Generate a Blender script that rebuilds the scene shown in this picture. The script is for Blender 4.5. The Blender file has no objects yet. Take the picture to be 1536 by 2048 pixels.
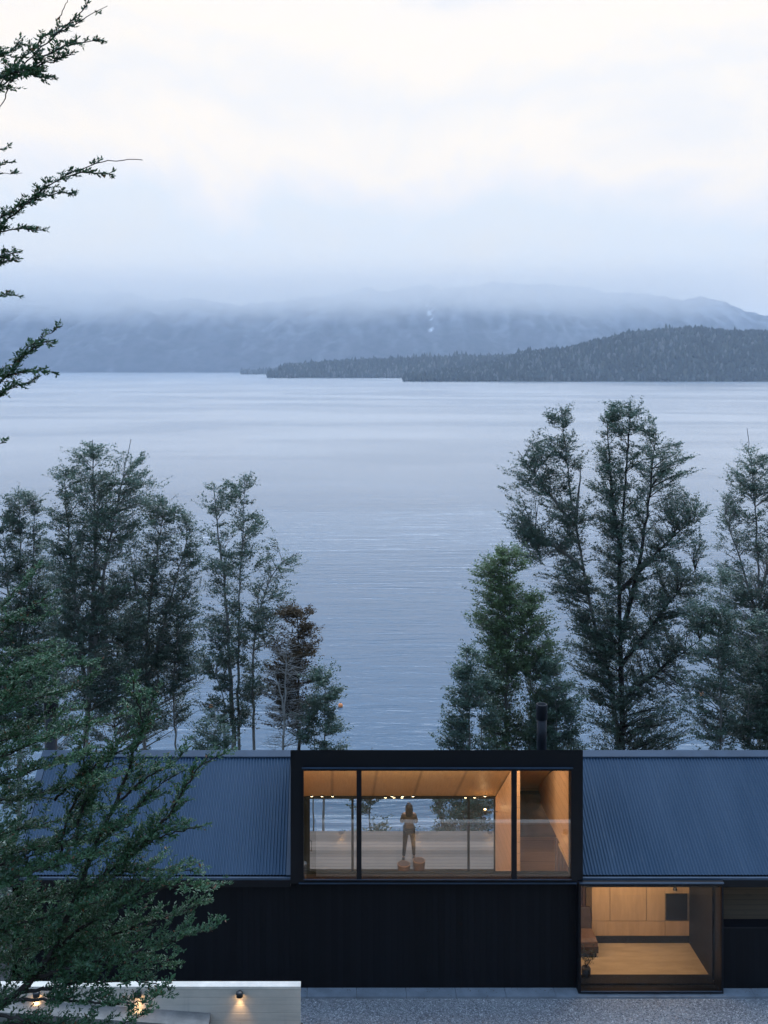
import bpy, math, random
import numpy as np
from mathutils import Vector, Matrix

# ---------------------------------------------------------------- camera, sky, exposure
SC = bpy.context.scene
COL = SC.collection
F, PX0, PY0, HC = 2000.0, 660.0, 730.0, 15.25      # focal length in photo pixels, principal point, camera height
cam_d = bpy.data.cameras.new('camera')
cam = bpy.data.objects.new('camera', cam_d); COL.objects.link(cam)
cam.location = (0, 0, HC); cam.rotation_euler = (math.radians(90), 0, 0)
cam_d.sensor_fit = 'HORIZONTAL'; cam_d.sensor_width = 36.0
cam_d.lens = 36.0 * F / 1536.0
cam_d.shift_x = (768 - PX0) / 1536.0
cam_d.shift_y = -(1024 - PY0) / 1536.0
cam_d.clip_start = 0.1; cam_d.clip_end = 40000
SC.camera = cam
SC.view_settings.view_transform = 'Standard'; SC.view_settings.look = 'None'
SC.view_settings.gamma = 1; SC.view_settings.exposure = 0.45
SC.cycles.use_denoising = True
SC.cycles.max_bounces = 8; SC.cycles.diffuse_bounces = 3; SC.cycles.glossy_bounces = 4
SC.cycles.transparent_max_bounces = 16; SC.cycles.volume_bounces = 3
SC.cycles.sample_clamp_indirect = 4.0
SC.cycles.caustics_reflective = False; SC.cycles.caustics_refractive = False

def s2l(c):
    r = []
    for v in c[:3]:
        v = v / 255.0
        r.append(v / 12.92 if v <= 0.04045 else ((v + 0.055) / 1.055) ** 2.4)
    return tuple(r) + (1.0,)

class NT:
    """tiny node-tree helper"""
    def __init__(s, tree):
        s.t = tree; s.n = tree.nodes; s.l = tree.links
    def node(s, kind, **kw):
        n = s.n.new(kind)
        for k, v in kw.items():
            if k in n.inputs.keys(): s.put(n.inputs[k], v)
            else: setattr(n, k, v)
        return n
    def put(s, sock, v):
        if isinstance(v, bpy.types.NodeSocket): s.l.new(v, sock)
        else: sock.default_value = v
    def math(s, op, a, b=None, clamp=False):
        n = s.n.new('ShaderNodeMath'); n.operation = op; n.use_clamp = clamp
        s.put(n.inputs[0], a)
        if b is not None: s.put(n.inputs[1], b)
        return n.outputs[0]
    def mix(s, f, a, b, bt='MIX'):
        n = s.n.new('ShaderNodeMix'); n.data_type = 'RGBA'; n.blend_type = bt
        s.put(n.inputs[0], f); s.put(n.inputs[6], a); s.put(n.inputs[7], b)
        return n.outputs[2]
    def ramp(s, f, stops, interp='LINEAR'):
        n = s.n.new('ShaderNodeValToRGB'); n.color_ramp.interpolation = interp
        e = n.color_ramp.elements
        while len(e) < len(stops): e.new(0.5)
        for i, (p, c) in enumerate(stops):
            e[i].position = p; e[i].color = c if len(c) == 4 else tuple(c) + (1,)
        s.put(n.inputs[0], f)
        return n.outputs[0]
    def rng(s, v, a, b, c=0.0, d=1.0, smooth=True):
        n = s.n.new('ShaderNodeMapRange'); n.interpolation_type = 'SMOOTHSTEP' if smooth else 'LINEAR'
        s.put(n.inputs[0], v)
        for i, x in enumerate((a, b, c, d)): n.inputs[i + 1].default_value = x
        return n.outputs[0]
    def noise(s, vec, scale, detail=4, rough=0.55, dist=0.0):
        n = s.n.new('ShaderNodeTexNoise')
        n.inputs['Scale'].default_value = scale; n.inputs['Detail'].default_value = detail
        n.inputs['Roughness'].default_value = rough; n.inputs['Distortion'].default_value = dist
        if vec is not None: s.l.new(vec, n.inputs['Vector'])
        return n.outputs['Fac']
    def mapping(s, vec, scale=(1, 1, 1), loc=(0, 0, 0), rot=(0, 0, 0)):
        n = s.n.new('ShaderNodeMapping'); s.l.new(vec, n.inputs['Vector'])
        n.inputs['Scale'].default_value = scale; n.inputs['Location'].default_value = loc
        n.inputs['Rotation'].default_value = rot
        return n.outputs[0]
    def obj(s): return s.n.new('ShaderNodeTexCoord').outputs['Object']
    def sep(s, v):
        n = s.n.new('ShaderNodeSeparateXYZ'); s.l.new(v, n.inputs[0]); return n.outputs
    def bump(s, h, strength, dist):
        n = s.n.new('ShaderNodeBump'); n.inputs['Strength'].default_value = strength
        n.inputs['Distance'].default_value = dist; s.l.new(h, n.inputs['Height'])
        return n.outputs[0]

# overcast dusk sky: a bright bank of thin cloud over the lake, blue dusk overhead and behind
world = bpy.data.worlds.new('World'); SC.world = world; world.use_nodes = True
W = NT(world.node_tree); W.n.clear()
gen = W.n.new('ShaderNodeTexCoord').outputs['Generated']
x_, y_, z_ = W.sep(gen)[:3]
zz = W.math('ABSOLUTE', z_)
n1 = W.noise(W.mapping(gen, (1.0, 1.0, 1.4)), 4.2, 6, 0.6, 0.5)
n2 = W.noise(W.mapping(gen, (1.0, 1.0, 1.8), (3, 1, 0)), 7.0, 5, 0.6, 0.2)
el = W.math('ADD', zz, W.math('MULTIPLY', W.math('SUBTRACT', n1, 0.5), 0.30))
el = W.math('ADD', el, W.math('MULTIPLY', W.math('SUBTRACT', n2, 0.5), 0.08))
el = W.math('ADD', el, W.math('MULTIPLY', x_, -0.01))
front = W.ramp(el, [(0.0, s2l((222, 217, 208))), (0.08, s2l((216, 214, 208))), (0.14, s2l((212, 215, 216))), (0.18, s2l((226, 221, 216))), (0.21, s2l((238, 227, 211))),
                    (0.265, s2l((224, 220, 215))), (0.31, s2l((235, 225, 211))), (0.36, s2l((231, 223, 213))), (0.48, s2l((160, 186, 218))), (0.62, s2l((145, 176, 218)))])
sky = W.node('ShaderNodeTexSky'); sky.sky_type = 'NISHITA'; sky.sun_disc = False
sky.sun_elevation = math.radians(6); sky.sun_rotation = math.radians(12); sky.ozone_density = 3.0
DUSK = (0.47, 0.71, 1.12, 1)
nish = W.mix(0.15, DUSK, sky.outputs[0], 'MULTIPLY')
dusk = W.mix(0.12, DUSK, W.mix(1.0, sky.outputs[0], (0.10, 0.10, 0.10, 1), 'MULTIPLY'))
m_dir = W.rng(y_, -0.35, 0.70)
m_up = W.rng(zz, 0.36, 0.80, 1.0, 0.0)
msk = W.math('MULTIPLY', m_dir, m_up)
skyc = W.mix(msk, dusk, front)
bg = W.node('ShaderNodeBackground'); W.put(bg.inputs[0], skyc); bg.inputs[1].default_value = 1.0
wo = W.node('ShaderNodeOutputWorld'); W.l.new(bg.outputs[0], wo.inputs[0])

sun_d = bpy.data.lights.new('sun', 'SUN'); sun_d.energy = 1.5; sun_d.angle = math.radians(40)
sun_d.color = (0.86, 0.93, 1.0)
sun = bpy.data.objects.new('sun', sun_d); COL.objects.link(sun)
sun.rotation_euler = (math.radians(-28), 0, math.radians(-12))   # from over the lake, high behind the cloud

# ---------------------------------------------------------------- helpers
RS = np.random.RandomState(7)
random.seed(7)
def at(px, py, Y): return np.array([(px - PX0) / F * Y, Y, HC - (py - PY0) / F * Y])
def X_(px, Y): return (px - PX0) / F * Y
def Z_(py, Y): return HC - (py - PY0) / F * Y

ORG = {}
def thing(name, label, cat, loc=(0, 0, 0), group=None):
    o = bpy.data.objects.new(name, None); COL.objects.link(o); o.location = loc
    o['label'] = label; o['category'] = cat; o.empty_display_size = 0.2
    if group: o['group'] = group
    ORG[o] = np.array(loc, float); return o
def tag(o, label, cat, group=None, kind=None):
    o['label'] = label; o['category'] = cat
    if group: o['group'] = group
    if kind: o['kind'] = kind
    return o

class MB:
    def __init__(s): s.v = []; s.f = []; s.n = 0; s.smooth = []
    def add(s, verts, faces, smooth=False):
        verts = np.asarray(verts, float).reshape(-1, 3)
        s.v.append(verts)
        faces = np.asarray(faces, int) + s.n if not isinstance(faces, list) else faces
        if isinstance(faces, np.ndarray): s.f.append((faces, smooth))
        else:
            byn = {}
            for f in faces: byn.setdefault(len(f), []).append([i + s.n for i in f])
            for k in byn: s.f.append((np.array(byn[k]), smooth))
        s.n += len(verts); return s
    def box(s, a, b):
        (x0, y0, z0), (x1, y1, z1) = a, b
        if x0 > x1: x0, x1 = x1, x0
        if y0 > y1: y0, y1 = y1, y0
        if z0 > z1: z0, z1 = z1, z0
        v = [(x0,y0,z0),(x1,y0,z0),(x1,y1,z0),(x0,y1,z0),(x0,y0,z1),(x1,y0,z1),(x1,y1,z1),(x0,y1,z1)]
        return s.add(v, [(0,3,2,1),(4,5,6,7),(0,1,5,4),(1,2,6,5),(2,3,7,6),(3,0,4,7)])
    def prism_x(s, prof, x0, x1):
        """profile of (y, z) points swept along x"""
        n = len(prof)
        v = [(x0, p[0], p[1]) for p in prof] + [(x1, p[0], p[1]) for p in prof]
        f = [tuple(range(n))[::-1], tuple(range(n, 2 * n))]
        for i in range(n): f.append((i, (i + 1) % n, n + (i + 1) % n, n + i))
        return s.add(v, f)
    def cyl(s, p0, p1, r0, r1=None, n=16, caps=True, smooth=True):
        return s.tube([p0, p1], [r0, r0 if r1 is None else r1], n, caps, smooth)
    def tube(s, pts, rad, n=6, caps=True, smooth=True):
        pts = np.asarray(pts, float); m = len(pts)
        d = np.gradient(pts, axis=0); d /= np.linalg.norm(d, axis=1)[:, None] + 1e-9
        ref = np.array([0, 0, 1.0]) if abs(d[:, 2]).mean() < 0.8 else np.array([0, 1.0, 0])
        a = np.cross(d, ref); a /= np.linalg.norm(a, axis=1)[:, None] + 1e-9
        b = np.cross(d, a)
        th = np.linspace(0, 2 * np.pi, n, endpoint=False)
        rad = np.asarray(rad, float)[:, None, None]
        v = pts[:, None, :] + rad * (np.cos(th)[None, :, None] * a[:, None, :] + np.sin(th)[None, :, None] * b[:, None, :])
        i = np.arange(m - 1)[:, None] * n; j = np.arange(n)[None, :]; k = (j + 1) % n
        q = np.stack([i + j, i + k, i + n + k, i + n + j], -1).reshape(-1, 4)
        base = s.n
        s.add(v.reshape(-1, 3), q, smooth)
        if caps:
            s.f.append((np.array([list(range(base, base + n))[::-1]]), False))
            s.f.append((np.array([list(range(base + (m - 1) * n, base + m * n))]), False))
        return s
    def lathe(s, c, prof, n=20, smooth=True):
        """prof of (r, z)"""
        m = len(prof); th = np.linspace(0, 2 * np.pi, n, endpoint=False)
        v = np.array([[(c[0] + r * math.cos(t), c[1] + r * math.sin(t), c[2] + z) for t in th] for r, z in prof])
        i = np.arange(m - 1)[:, None] * n; j = np.arange(n)[None, :]; k = (j + 1) % n
        q = np.stack([i + j, i + k, i + n + k, i + n + j], -1).reshape(-1, 4)
        return s.add(v.reshape(-1, 3), q, smooth)
    def blades(s, base, tip, side):
        """diamond leaves: arrays (N,3)"""
        N = len(base); mid = base * 0.55 + tip * 0.45
        v = np.stack([base, mid - side, tip, mid + side], 1).reshape(-1, 3)
        q = np.arange(4 * N).reshape(-1, 4)
        return s.add(v, q)
    def build(s, name, mat, parent=None, attr=None):
        V = np.concatenate(s.v) if s.v else np.zeros((0, 3))
        root = parent
        while root is not None and root not in ORG: root = root.parent
        if root is not None: V = V - ORG[root]
        me = bpy.data.meshes.new(name)
        tot = sum(len(f) for f, _ in s.f)
        li = np.concatenate([f.reshape(-1) for f, _ in s.f]); cnt = np.concatenate([np.full(len(f), f.shape[1]) for f, _ in s.f])
        sm = np.concatenate([np.full(len(f), k) for f, k in s.f])
        me.vertices.add(len(V)); me.vertices.foreach_set('co', V.astype(np.float32).reshape(-1))
        me.loops.add(len(li)); me.loops.foreach_set('vertex_index', li.astype(np.int32))
        me.polygons.add(tot)
        me.polygons.foreach_set('loop_start', np.concatenate([[0], np.cumsum(cnt)[:-1]]).astype(np.int32))
        me.polygons.foreach_set('use_smooth', sm.astype(bool))
        if attr is not None:
            a = me.attributes.new('tint', 'FLOAT', 'POINT'); a.data.foreach_set('value', np.asarray(attr, np.float32))
        me.update(calc_edges=True); me.validate()
        me.materials.append(mat)
        o = bpy.data.objects.new(name, me); COL.objects.link(o)
        if parent is not None: o.parent = parent
        return o

def vnoise(x, y, seed=0):
    def h(i, j):
        n = (i * 374761393 + j * 668265263 + seed * 974711) & 0x7fffffff
        n = ((n ^ (n >> 13)) * 1274126177) & 0x7fffffff
        return ((n ^ (n >> 16)) & 0xffff) / 65535.0
    xi = np.floor(x).astype(np.int64); yi = np.floor(y).astype(np.int64)
    fx = x - xi; fy = y - yi; fx = fx * fx * (3 - 2 * fx); fy = fy * fy * (3 - 2 * fy)
    return (h(xi, yi) * (1 - fx) + h(xi + 1, yi) * fx) * (1 - fy) + (h(xi, yi + 1) * (1 - fx) + h(xi + 1, yi + 1) * fx) * fy
def fbm(x, y, seed=0, octs=5):
    r = 0; a = 0.5
    for k in range(octs): r = r + a * vnoise(x * 2 ** k + 17 * k, y * 2 ** k + 31 * k, seed + k); a *= 0.5
    return r
def grid(xs, ys, zf):
    X, Y = np.meshgrid(xs, ys); Z = zf(X, Y)
    v = np.stack([X, Y, Z], -1).reshape(-1, 3); n = len(xs)
    i = np.arange(len(ys) - 1)[:, None] * n; j = np.arange(n - 1)[None, :]
    q = np.stack([i + j, i + j + 1, i + n + j + 1, i + n + j], -1).reshape(-1, 4)
    return v, q

# ---------------------------------------------------------------- materials
def mat(name, col, rough=0.6, metal=0.0, spec=0.5, var=0.0, vscale=3.0, bump=0.0, bscale=20.0, bdist=0.01, stretch=(1, 1, 1), col2=None):
    m = bpy.data.materials.new(name); m.use_nodes = True; T = NT(m.node_tree)
    b = T.n['Principled BSDF']; b.inputs['Roughness'].default_value = rough
    b.inputs['Metallic'].default_value = metal; b.inputs['Specular IOR Level'].default_value = spec
    c = tuple(col) + (1,)
    if var or col2:
        f = T.noise(T.mapping(T.obj(), stretch), vscale, 5, 0.6)
        f = T.rng(f, 0.3, 0.7)
        lo = tuple(v * (1 - var) for v in col) + (1,) if not col2 else c
        hi = tuple(v * (1 + var) for v in col) + (1,) if not col2 else tuple(col2) + (1,)
        T.put(b.inputs['Base Color'], T.mix(f, lo, hi))
    else: b.inputs['Base Color'].default_value = c
    if bump:
        T.l.new(T.bump(T.noise(T.mapping(T.obj(), stretch), bscale, 5, 0.6), bump, bdist), b.inputs['Normal'])
    return m
def emit(name, col, st):
    m = bpy.data.materials.new(name); m.use_nodes = True; b = m.node_tree.nodes['Principled BSDF']
    b.inputs['Base Color'].default_value = (0.02, 0.02, 0.02, 1)
    b.inputs['Emission Color'].default_value = tuple(col) + (1,); b.inputs['Emission Strength'].default_value = st
    return m
def boards(name, c1, c2, axis='Z', pitch=0.12, along=0.6, rough=0.55, gap=0.5, bumpd=0.006, knots=0.0):
    """long boards: each a tone of its own, grain along the board, dark joints"""
    m = bpy.data.materials.new(name); m.use_nodes = True; T = NT(m.node_tree)
    b = T.n['Principled BSDF']; b.inputs['Roughness'].default_value = rough; b.inputs['Specular IOR Level'].default_value = .22
    o = T.obj(); xs = T.sep(o); u = xs[{'X': 0, 'Y': 1, 'Z': 2}[axis]]
    q = T.math('DIVIDE', u, pitch); fl = T.math('FLOOR', q); fr = T.math('SUBTRACT', q, fl)
    wn = T.node('ShaderNodeTexWhiteNoise'); wn.noise_dimensions = '1D'; T.l.new(fl, wn.inputs['W'])
    sc = {'X': (14, 0.7, 0.7), 'Y': (0.7, 14, 0.7), 'Z': (0.7, 0.7, 14)}[axis]
    g = T.noise(T.mapping(o, sc), 2.4, 6, 0.65, 0.6)
    f = T.math('ADD', T.math('MULTIPLY', wn.outputs[0], along), T.math('MULTIPLY', T.rng(g, 0.25, 0.75), 1 - along))
    c = T.mix(f, tuple(c1) + (1,), tuple(c2) + (1,))
    if knots:
        k = T.noise(T.mapping(o, (1, 1, 2)), 3.1, 2, 0.5)
        c = T.mix(T.rng(k, 0.66, 0.74, 0, knots), c, tuple(v * 0.45 for v in c1) + (1,))
    e = T.math('MINIMUM', fr, T.math('SUBTRACT', 1.0, fr)); j = T.rng(e, 0.0, 0.06)
    c = T.mix(T.math('MULTIPLY', T.math('SUBTRACT', 1.0, j), gap), c, tuple(v * 0.25 for v in c1) + (1,))
    T.put(b.inputs['Base Color'], c)
    h = T.math('ADD', j, T.math('MULTIPLY', g, 0.35))
    T.l.new(T.bump(h, 0.6, bumpd), b.inputs['Normal'])
    return m
def foliage_mat(name, dark, light, rough=0.45, spec=0.4, brown=None, bf=0.06, trans=0.15):
    m = bpy.data.materials.new(name); m.use_nodes = True; T = NT(m.node_tree)
    b = T.n['Principled BSDF']; b.inputs['Roughness'].default_value = rough
    b.inputs['Specular IOR Level'].default_value = spec
    a = T.node('ShaderNodeAttribute'); a.attribute_name = 'tint'
    c = T.mix(a.outputs['Fac'], tuple(dark) + (1,), tuple(light) + (1,))
    if brown:
        c = T.mix(T.rng(a.outputs['Fac'], 1.0 - bf, 1.0 - bf + 0.01), c, tuple(brown) + (1,))
    T.put(b.inputs['Base Color'], c)
    tr = T.node('ShaderNodeBsdfTranslucent'); T.put(tr.inputs[0], c)
    mx = T.node('ShaderNodeMixShader'); mx.inputs[0].default_value = trans
    T.l.new(b.outputs[0], mx.inputs[1]); T.l.new(tr.outputs[0], mx.inputs[2])
    T.l.new(mx.outputs[0], T.n['Material Output'].inputs[0])
    return m
def glass_mat(name, refl, tint=(0.93, 0.95, 0.96)):
    m = bpy.data.materials.new(name); m.use_nodes = True; T = NT(m.node_tree)
    T.n.remove(T.n['Principled BSDF'])
    t = T.node('ShaderNodeBsdfTransparent'); t.inputs[0].default_value = tuple(tint) + (1,)
    g = T.node('ShaderNodeBsdfGlossy'); g.inputs['Roughness'].default_value = 0.0; g.inputs[0].default_value = (1, 1, 1, 1)
    fr = T.node('ShaderNodeFresnel'); fr.inputs[0].default_value = 1.5
    f = T.math('ADD', T.math('MULTIPLY', fr.outputs[0], 1.0), refl, clamp=True)
    mx = T.node('ShaderNodeMixShader'); T.l.new(f, mx.inputs[0])
    T.l.new(t.outputs[0], mx.inputs[1]); T.l.new(g.outputs[0], mx.inputs[2])
    T.l.new(mx.outputs[0], T.n['Material Output'].inputs[0])
    return m

M = {}
M['clad'] = boards('black_cladding', (0.0025, 0.0031, 0.0048), (0.0052, 0.0062, 0.009), 'X', 0.145, 0.7, 0.7, 0.6, 0.004)
M['frame'] = mat('black_frame_metal', (0.0055, 0.007, 0.0105), 0.45, 0.0, 0.3, 0.1, 6, 0.15, 80, 0.001)
M['flash'] = mat('painted_flashing', (0.038, 0.064, 0.100), 0.45, 0.0, 0.35, 0.12, 2)
def roof_mat():
    m = bpy.data.materials.new('corrugated_steel'); m.use_nodes = True; T = NT(m.node_tree)
    b = T.n['Principled BSDF']; b.inputs['Roughness'].default_value = 0.45; b.inputs['Specular IOR Level'].default_value = 0.32
    o = T.obj(); f = T.rng(T.noise(T.mapping(o, (0.9, 0.25, 0.25)), 1.2, 5, 0.6), 0.3, 0.7)
    g = T.noise(T.mapping(o, (6, 0.8, 0.8)), 3.0, 4, 0.6)
    c = T.mix(f, (0.020, 0.052, 0.096, 1), (0.033, 0.068, 0.116, 1))
    c = T.mix(T.rng(g, 0.58, 0.75, 0, 0.35), c, (0.075, 0.10, 0.13, 1))
    T.put(b.inputs['Base Color'], c)
    T.put(b.inputs['Roughness'], T.math('ADD', T.math('MULTIPLY', f, 0.12), 0.42))
    return m
M['roof'] = roof_mat()
M['wood_ceiling'] = boards('warm_plywood_ceiling', (0.42, 0.27, 0.145), (0.56, 0.37, 0.205), 'X', 1.22, 0.25, 0.5, 0.5, 0.003, 0.15)
M['wood_wall'] = boards('warm_timber_wall', (0.46, 0.27, 0.155), (0.60, 0.36, 0.21), 'Z', 0.30, 0.3, 0.5, 0.4, 0.003, 0.1)
M['wood_dark'] = boards('dark_timber_boards', (0.20, 0.145, 0.095), (0.28, 0.20, 0.13), 'Z', 0.13, 0.5, 0.6, 0.7, 0.004, 0.2)
M['cabinet'] = mat('light_oak_veneer', (0.46, 0.28, 0.145), 0.45, 0, 0.4, 0.10, 2.2, 0.05, 30, 0.002, (3, 3, 0.5))
M['floor'] = mat('light_timber_floor', (0.38, 0.27, 0.165), 0.5, 0, 0.4, 0.12, 2.5, 0.05, 20, 0.003, (0.6, 3, 1))
M['deck'] = boards('weathered_deck_boards', (0.06, 0.043, 0.033), (0.28, 0.200, 0.150), 'Y', 0.20, 0.65, 0.5, 0.95, 0.01, 0.1)
M['black'] = mat('matt_black', (0.012, 0.013, 0.016), 0.5)
M['lamp_black'] = mat('lamp_black', (0.02, 0.02, 0.022), 0.4)
M['bulb'] = emit('warm_bulb', (1.0, 0.62, 0.28), 14.0)
M['spot'] = emit('warm_downlight', (1.0, 0.72, 0.40), 9.0)
M['glass'] = glass_mat('window_glass', 0.11)
M['glass_hall'] = glass_mat('hall_window_glass', 0.0)
M['glass_in'] = glass_mat('door_glass', 0.01, (0.90, 0.93, 0.94))
def concrete_mat():
    m = bpy.data.materials.new('board_formed_concrete'); m.use_nodes = True; T = NT(m.node_tree)
    b = T.n['Principled BSDF']; b.inputs['Roughness'].default_value = 0.75
    o = T.obj(); z = T.sep(o)[2]
    q = T.math('DIVIDE', z, 0.165); fl = T.math('FLOOR', q); fr = T.math('SUBTRACT', q, fl)
    wn = T.node('ShaderNodeTexWhiteNoise'); wn.noise_dimensions = '1D'; T.l.new(fl, wn.inputs['W'])
    n1 = T.noise(T.mapping(o, (0.6, 0.6, 7)), 1.6, 6, 0.65, 0.4); n2 = T.noise(o, 1.3, 5, 0.6); n3 = T.noise(T.mapping(o, (2.5, 2.5, 0.25)), 1.8, 4, 0.6)
    f = T.math('ADD', T.math('MULTIPLY', wn.outputs[0], 0.3), T.math('ADD', T.math('MULTIPLY', T.rng(n1, 0.3, 0.7), 0.3), T.math('MULTIPLY', T.rng(n2, 0.3, 0.7), 0.4)))
    c = T.mix(f, (0.46, 0.42, 0.355, 1), (0.70, 0.62, 0.52, 1))
    c = T.mix(T.rng(n3, 0.58, 0.75, 0, 0.35), c, (0.30, 0.30, 0.29, 1))
    k = T.node('ShaderNodeTexVoronoi'); k.inputs['Scale'].default_value = 1.7; T.l.new(T.mapping(o, (1, 1, 1.6)), k.inputs['Vector'])
    c = T.mix(T.rng(k.outputs['Distance'], 0.03, 0.07, 0.7, 0.0), c, (0.12, 0.12, 0.115, 1))
    e = T.math('MINIMUM', fr, T.math('SUBTRACT', 1.0, fr)); j = T.rng(e, 0.0, 0.05)
    c = T.mix(T.math('MULTIPLY', T.math('SUBTRACT', 1.0, j), 0.25), c, (0.15, 0.15, 0.145, 1))
    T.put(b.inputs['Base Color'], c)
    T.l.new(T.bump(T.math('ADD', j, T.math('MULTIPLY', n1, 0.8)), 0.7, 0.006), b.inputs['Normal'])
    return m
M['concrete'] = concrete_mat()
M['cap'] = mat('smooth_pale_concrete', (0.74, 0.67, 0.57), 0.7, 0, 0.4, 0.12, 2.5, 0.2, 40, 0.003)
M['kerb'] = mat('pale_kerb_concrete', (0.20, 0.23, 0.26), 0.75, 0, 0.4, 0.18, 2.0, 0.3, 30, 0.004)
M['bark'] = mat('grey_bark', (0.23, 0.215, 0.195), 0.85, 0, 0.2, 0.35, 4, 0.6, 12, 0.03, (1, 1, 0.3))
M['bark_dark'] = mat('dark_bark', (0.045, 0.038, 0.034), 0.85, 0, 0.2, 0.35, 6, 0.5, 25, 0.01, (1, 1, 0.4))
M['bark_pale'] = mat('pale_dead_bark', (0.27, 0.26, 0.24), 0.85, 0, 0.2, 0.3, 4, 0.6, 12, 0.03, (1, 1, 0.3))

# ---------------------------------------------------------------- terrain, court, lake
def ground_z(x, y):
    z = np.zeros_like(y)
    up = 1.98 + (19.5 - y) * 0.42 + (fbm(x * 0.25, y * 0.25, 3) - 0.5) * 0.8 * np.clip((19.5 - y) / 3, 0, 1)
    z = np.where(y < 19.5, up, z)
    left = (x < -0.56) & (y < 21.6) & (y > 19.3)
    z = np.where(left, 1.05, z)
    leftup = (x < -0.56) & (y <= 19.3)
    z = np.where(leftup, np.minimum(up, 1.05 + (19.4 - y) * 0.9), z)
    dn = -(y - 32.65) * 0.535 - 0.7 + (fbm(x * 0.2, y * 0.2, 9) - 0.5) * 2.2 * np.clip((y - 34) / 4, 0, 1)
    z = np.where(y > 32.6, np.minimum(dn, 0), z)
    return np.where(y > 120, -45.0, np.maximum(z, -45))
xs = np.unique(np.concatenate([np.linspace(-250, -30, 30), np.linspace(-30, -0.6, 40), [-0.58, -0.54], np.linspace(-0.5, 30, 42), np.linspace(30, 250, 30)]))
ys = np.unique(np.concatenate([np.linspace(-90, 10, 40), np.linspace(10, 19.28, 24), [19.31, 19.46, 19.54, 21.58, 21.62], np.linspace(22, 32.58, 10), np.linspace(32.66, 90, 62), np.linspace(92, 125, 8)]))
v, q = grid(xs, ys, ground_z)
def soil_mat():
    m = bpy.data.materials.new('hillside_soil'); m.use_nodes = True; T = NT(m.node_tree)
    b = T.n['Principled BSDF']; b.inputs['Roughness'].default_value = 0.95
    o = T.obj(); f = T.noise(o, 0.9, 6, 0.65); g = T.noise(o, 9, 5, 0.7)
    c = T.mix(T.rng(f, 0.35, 0.65), (0.055, 0.060, 0.030, 1), (0.12, 0.095, 0.055, 1))
    c = T.mix(T.rng(g, 0.4, 0.7, 0, 0.6), c, (0.035, 0.042, 0.022, 1))
    T.put(b.inputs['Base Color'], c); T.l.new(T.bump(g, 0.8, 0.08), b.inputs['Normal'])
    return m
g = MB(); g.add(v, q, True); o = g.build('ground', soil_mat()); o['kind'] = 'structure'; o['label'] = 'wooded hillside ground falling from the camera to the lake shore'

def gravel_mat():
    m = bpy.data.materials.new('court_gravel'); m.use_nodes = True; T = NT(m.node_tree)
    b = T.n['Principled BSDF']; b.inputs['Roughness'].default_value = 0.85
    o = T.obj()
    v1 = T.node('ShaderNodeTexVoronoi'); v1.inputs['Scale'].default_value = 38; T.l.new(o, v1.inputs['Vector'])
    v2 = T.node('ShaderNodeTexVoronoi'); v2.inputs['Scale'].default_value = 17; T.l.new(T.mapping(o, loc=(3, 5, 1)), v2.inputs['Vector'])
    r = T.sep(v1.outputs['Color'])[0]; r2 = T.sep(v2.outputs['Color'])[1]
    c = T.ramp(r, [(0, (0.09, 0.095, 0.11)), (0.35, (0.22, 0.23, 0.24)), (0.7, (0.36, 0.37, 0.38)), (0.93, (0.52, 0.52, 0.53)), (1, (0.8, 0.8, 0.8))])
    c = T.mix(T.rng(r2, 0.2, 0.8, 0, 0.45), c, (0.24, 0.24, 0.245, 1))
    f = T.noise(o, 0.8, 4, 0.6); c = T.mix(T.rng(f, 0.35, 0.65, 0, 0.3), c, (0.45, 0.45, 0.45, 1))
    T.put(b.inputs['Base Color'], c)
    T.l.new(T.bump(T.math('SUBTRACT', 1.0, v1.outputs['Distance']), 1.0, 0.03), b.inputs['Normal'])
    return m
GM = gravel_mat()
g = MB(); g.add([(-14, 21.7, .01), (24, 21.7, .01), (24, 24.05, .01), (-14, 24.05, .01)], [(0, 1, 2, 3)])
g.add([(-.5, 19.62, .01), (24, 19.62, .01), (24, 21.7, .01), (-.5, 21.7, .01)], [(0, 1, 2, 3)])
o = g.build('gravel_court', GM); o['kind'] = 'structure'; o['label'] = 'grey gravel court in front of the black house'
# loose stones
N = 9000
px = RS.uniform(-1.3, 11.8, N); py = RS.uniform(22.6, 24.02, N); r = RS.uniform(0.008, 0.019, N)
octv = np.array([(1,0,0),(-1,0,0),(0,1,0),(0,-1,0),(0,0,1),(0,0,-1)], float); octf = np.array([(0,2,4),(2,1,4),(1,3,4),(3,0,4),(2,0,5),(1,2,5),(3,1,5),(0,3,5)])
V = octv[None] * RS.uniform(0.6, 1.25, (N, 6, 1)); ang = RS.uniform(0, 6.28, N); ca, sa = np.cos(ang)[:, None], np.sin(ang)[:, None]
V = np.stack([V[..., 0] * ca - V[..., 1] * sa, V[..., 0] * sa + V[..., 1] * ca, V[..., 2] * 0.75], -1) * r[:, None, None] + np.stack([px, py, 0.012 + r * 0.4], -1)[:, None, :]
FF = (octf[None] + np.arange(N)[:, None, None] * 6).reshape(-1, 3)
def stone_mat():
    m = bpy.data.materials.new('loose_stone'); m.use_nodes = True; T = NT(m.node_tree)
    b = T.n['Principled BSDF']; b.inputs['Roughness'].default_value = 0.8
    a = T.node('ShaderNodeAttribute'); a.attribute_name = 'tint'
    T.put(b.inputs['Base Color'], T.ramp(a.outputs['Fac'], [(0, (0.08, 0.085, 0.10)), (0.5, (0.27, 0.28, 0.29)), (0.9, (0.50, 0.50, 0.51)), (1, (0.85, 0.85, 0.84))]))
    return m
g = MB(); g.add(V.reshape(-1, 3), FF); o = g.build('gravel', stone_mat(), attr=np.repeat(RS.rand(N), 6))
tag(o, 'loose grey stones lying over the gravel court', 'gravel', kind='stuff')
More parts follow.
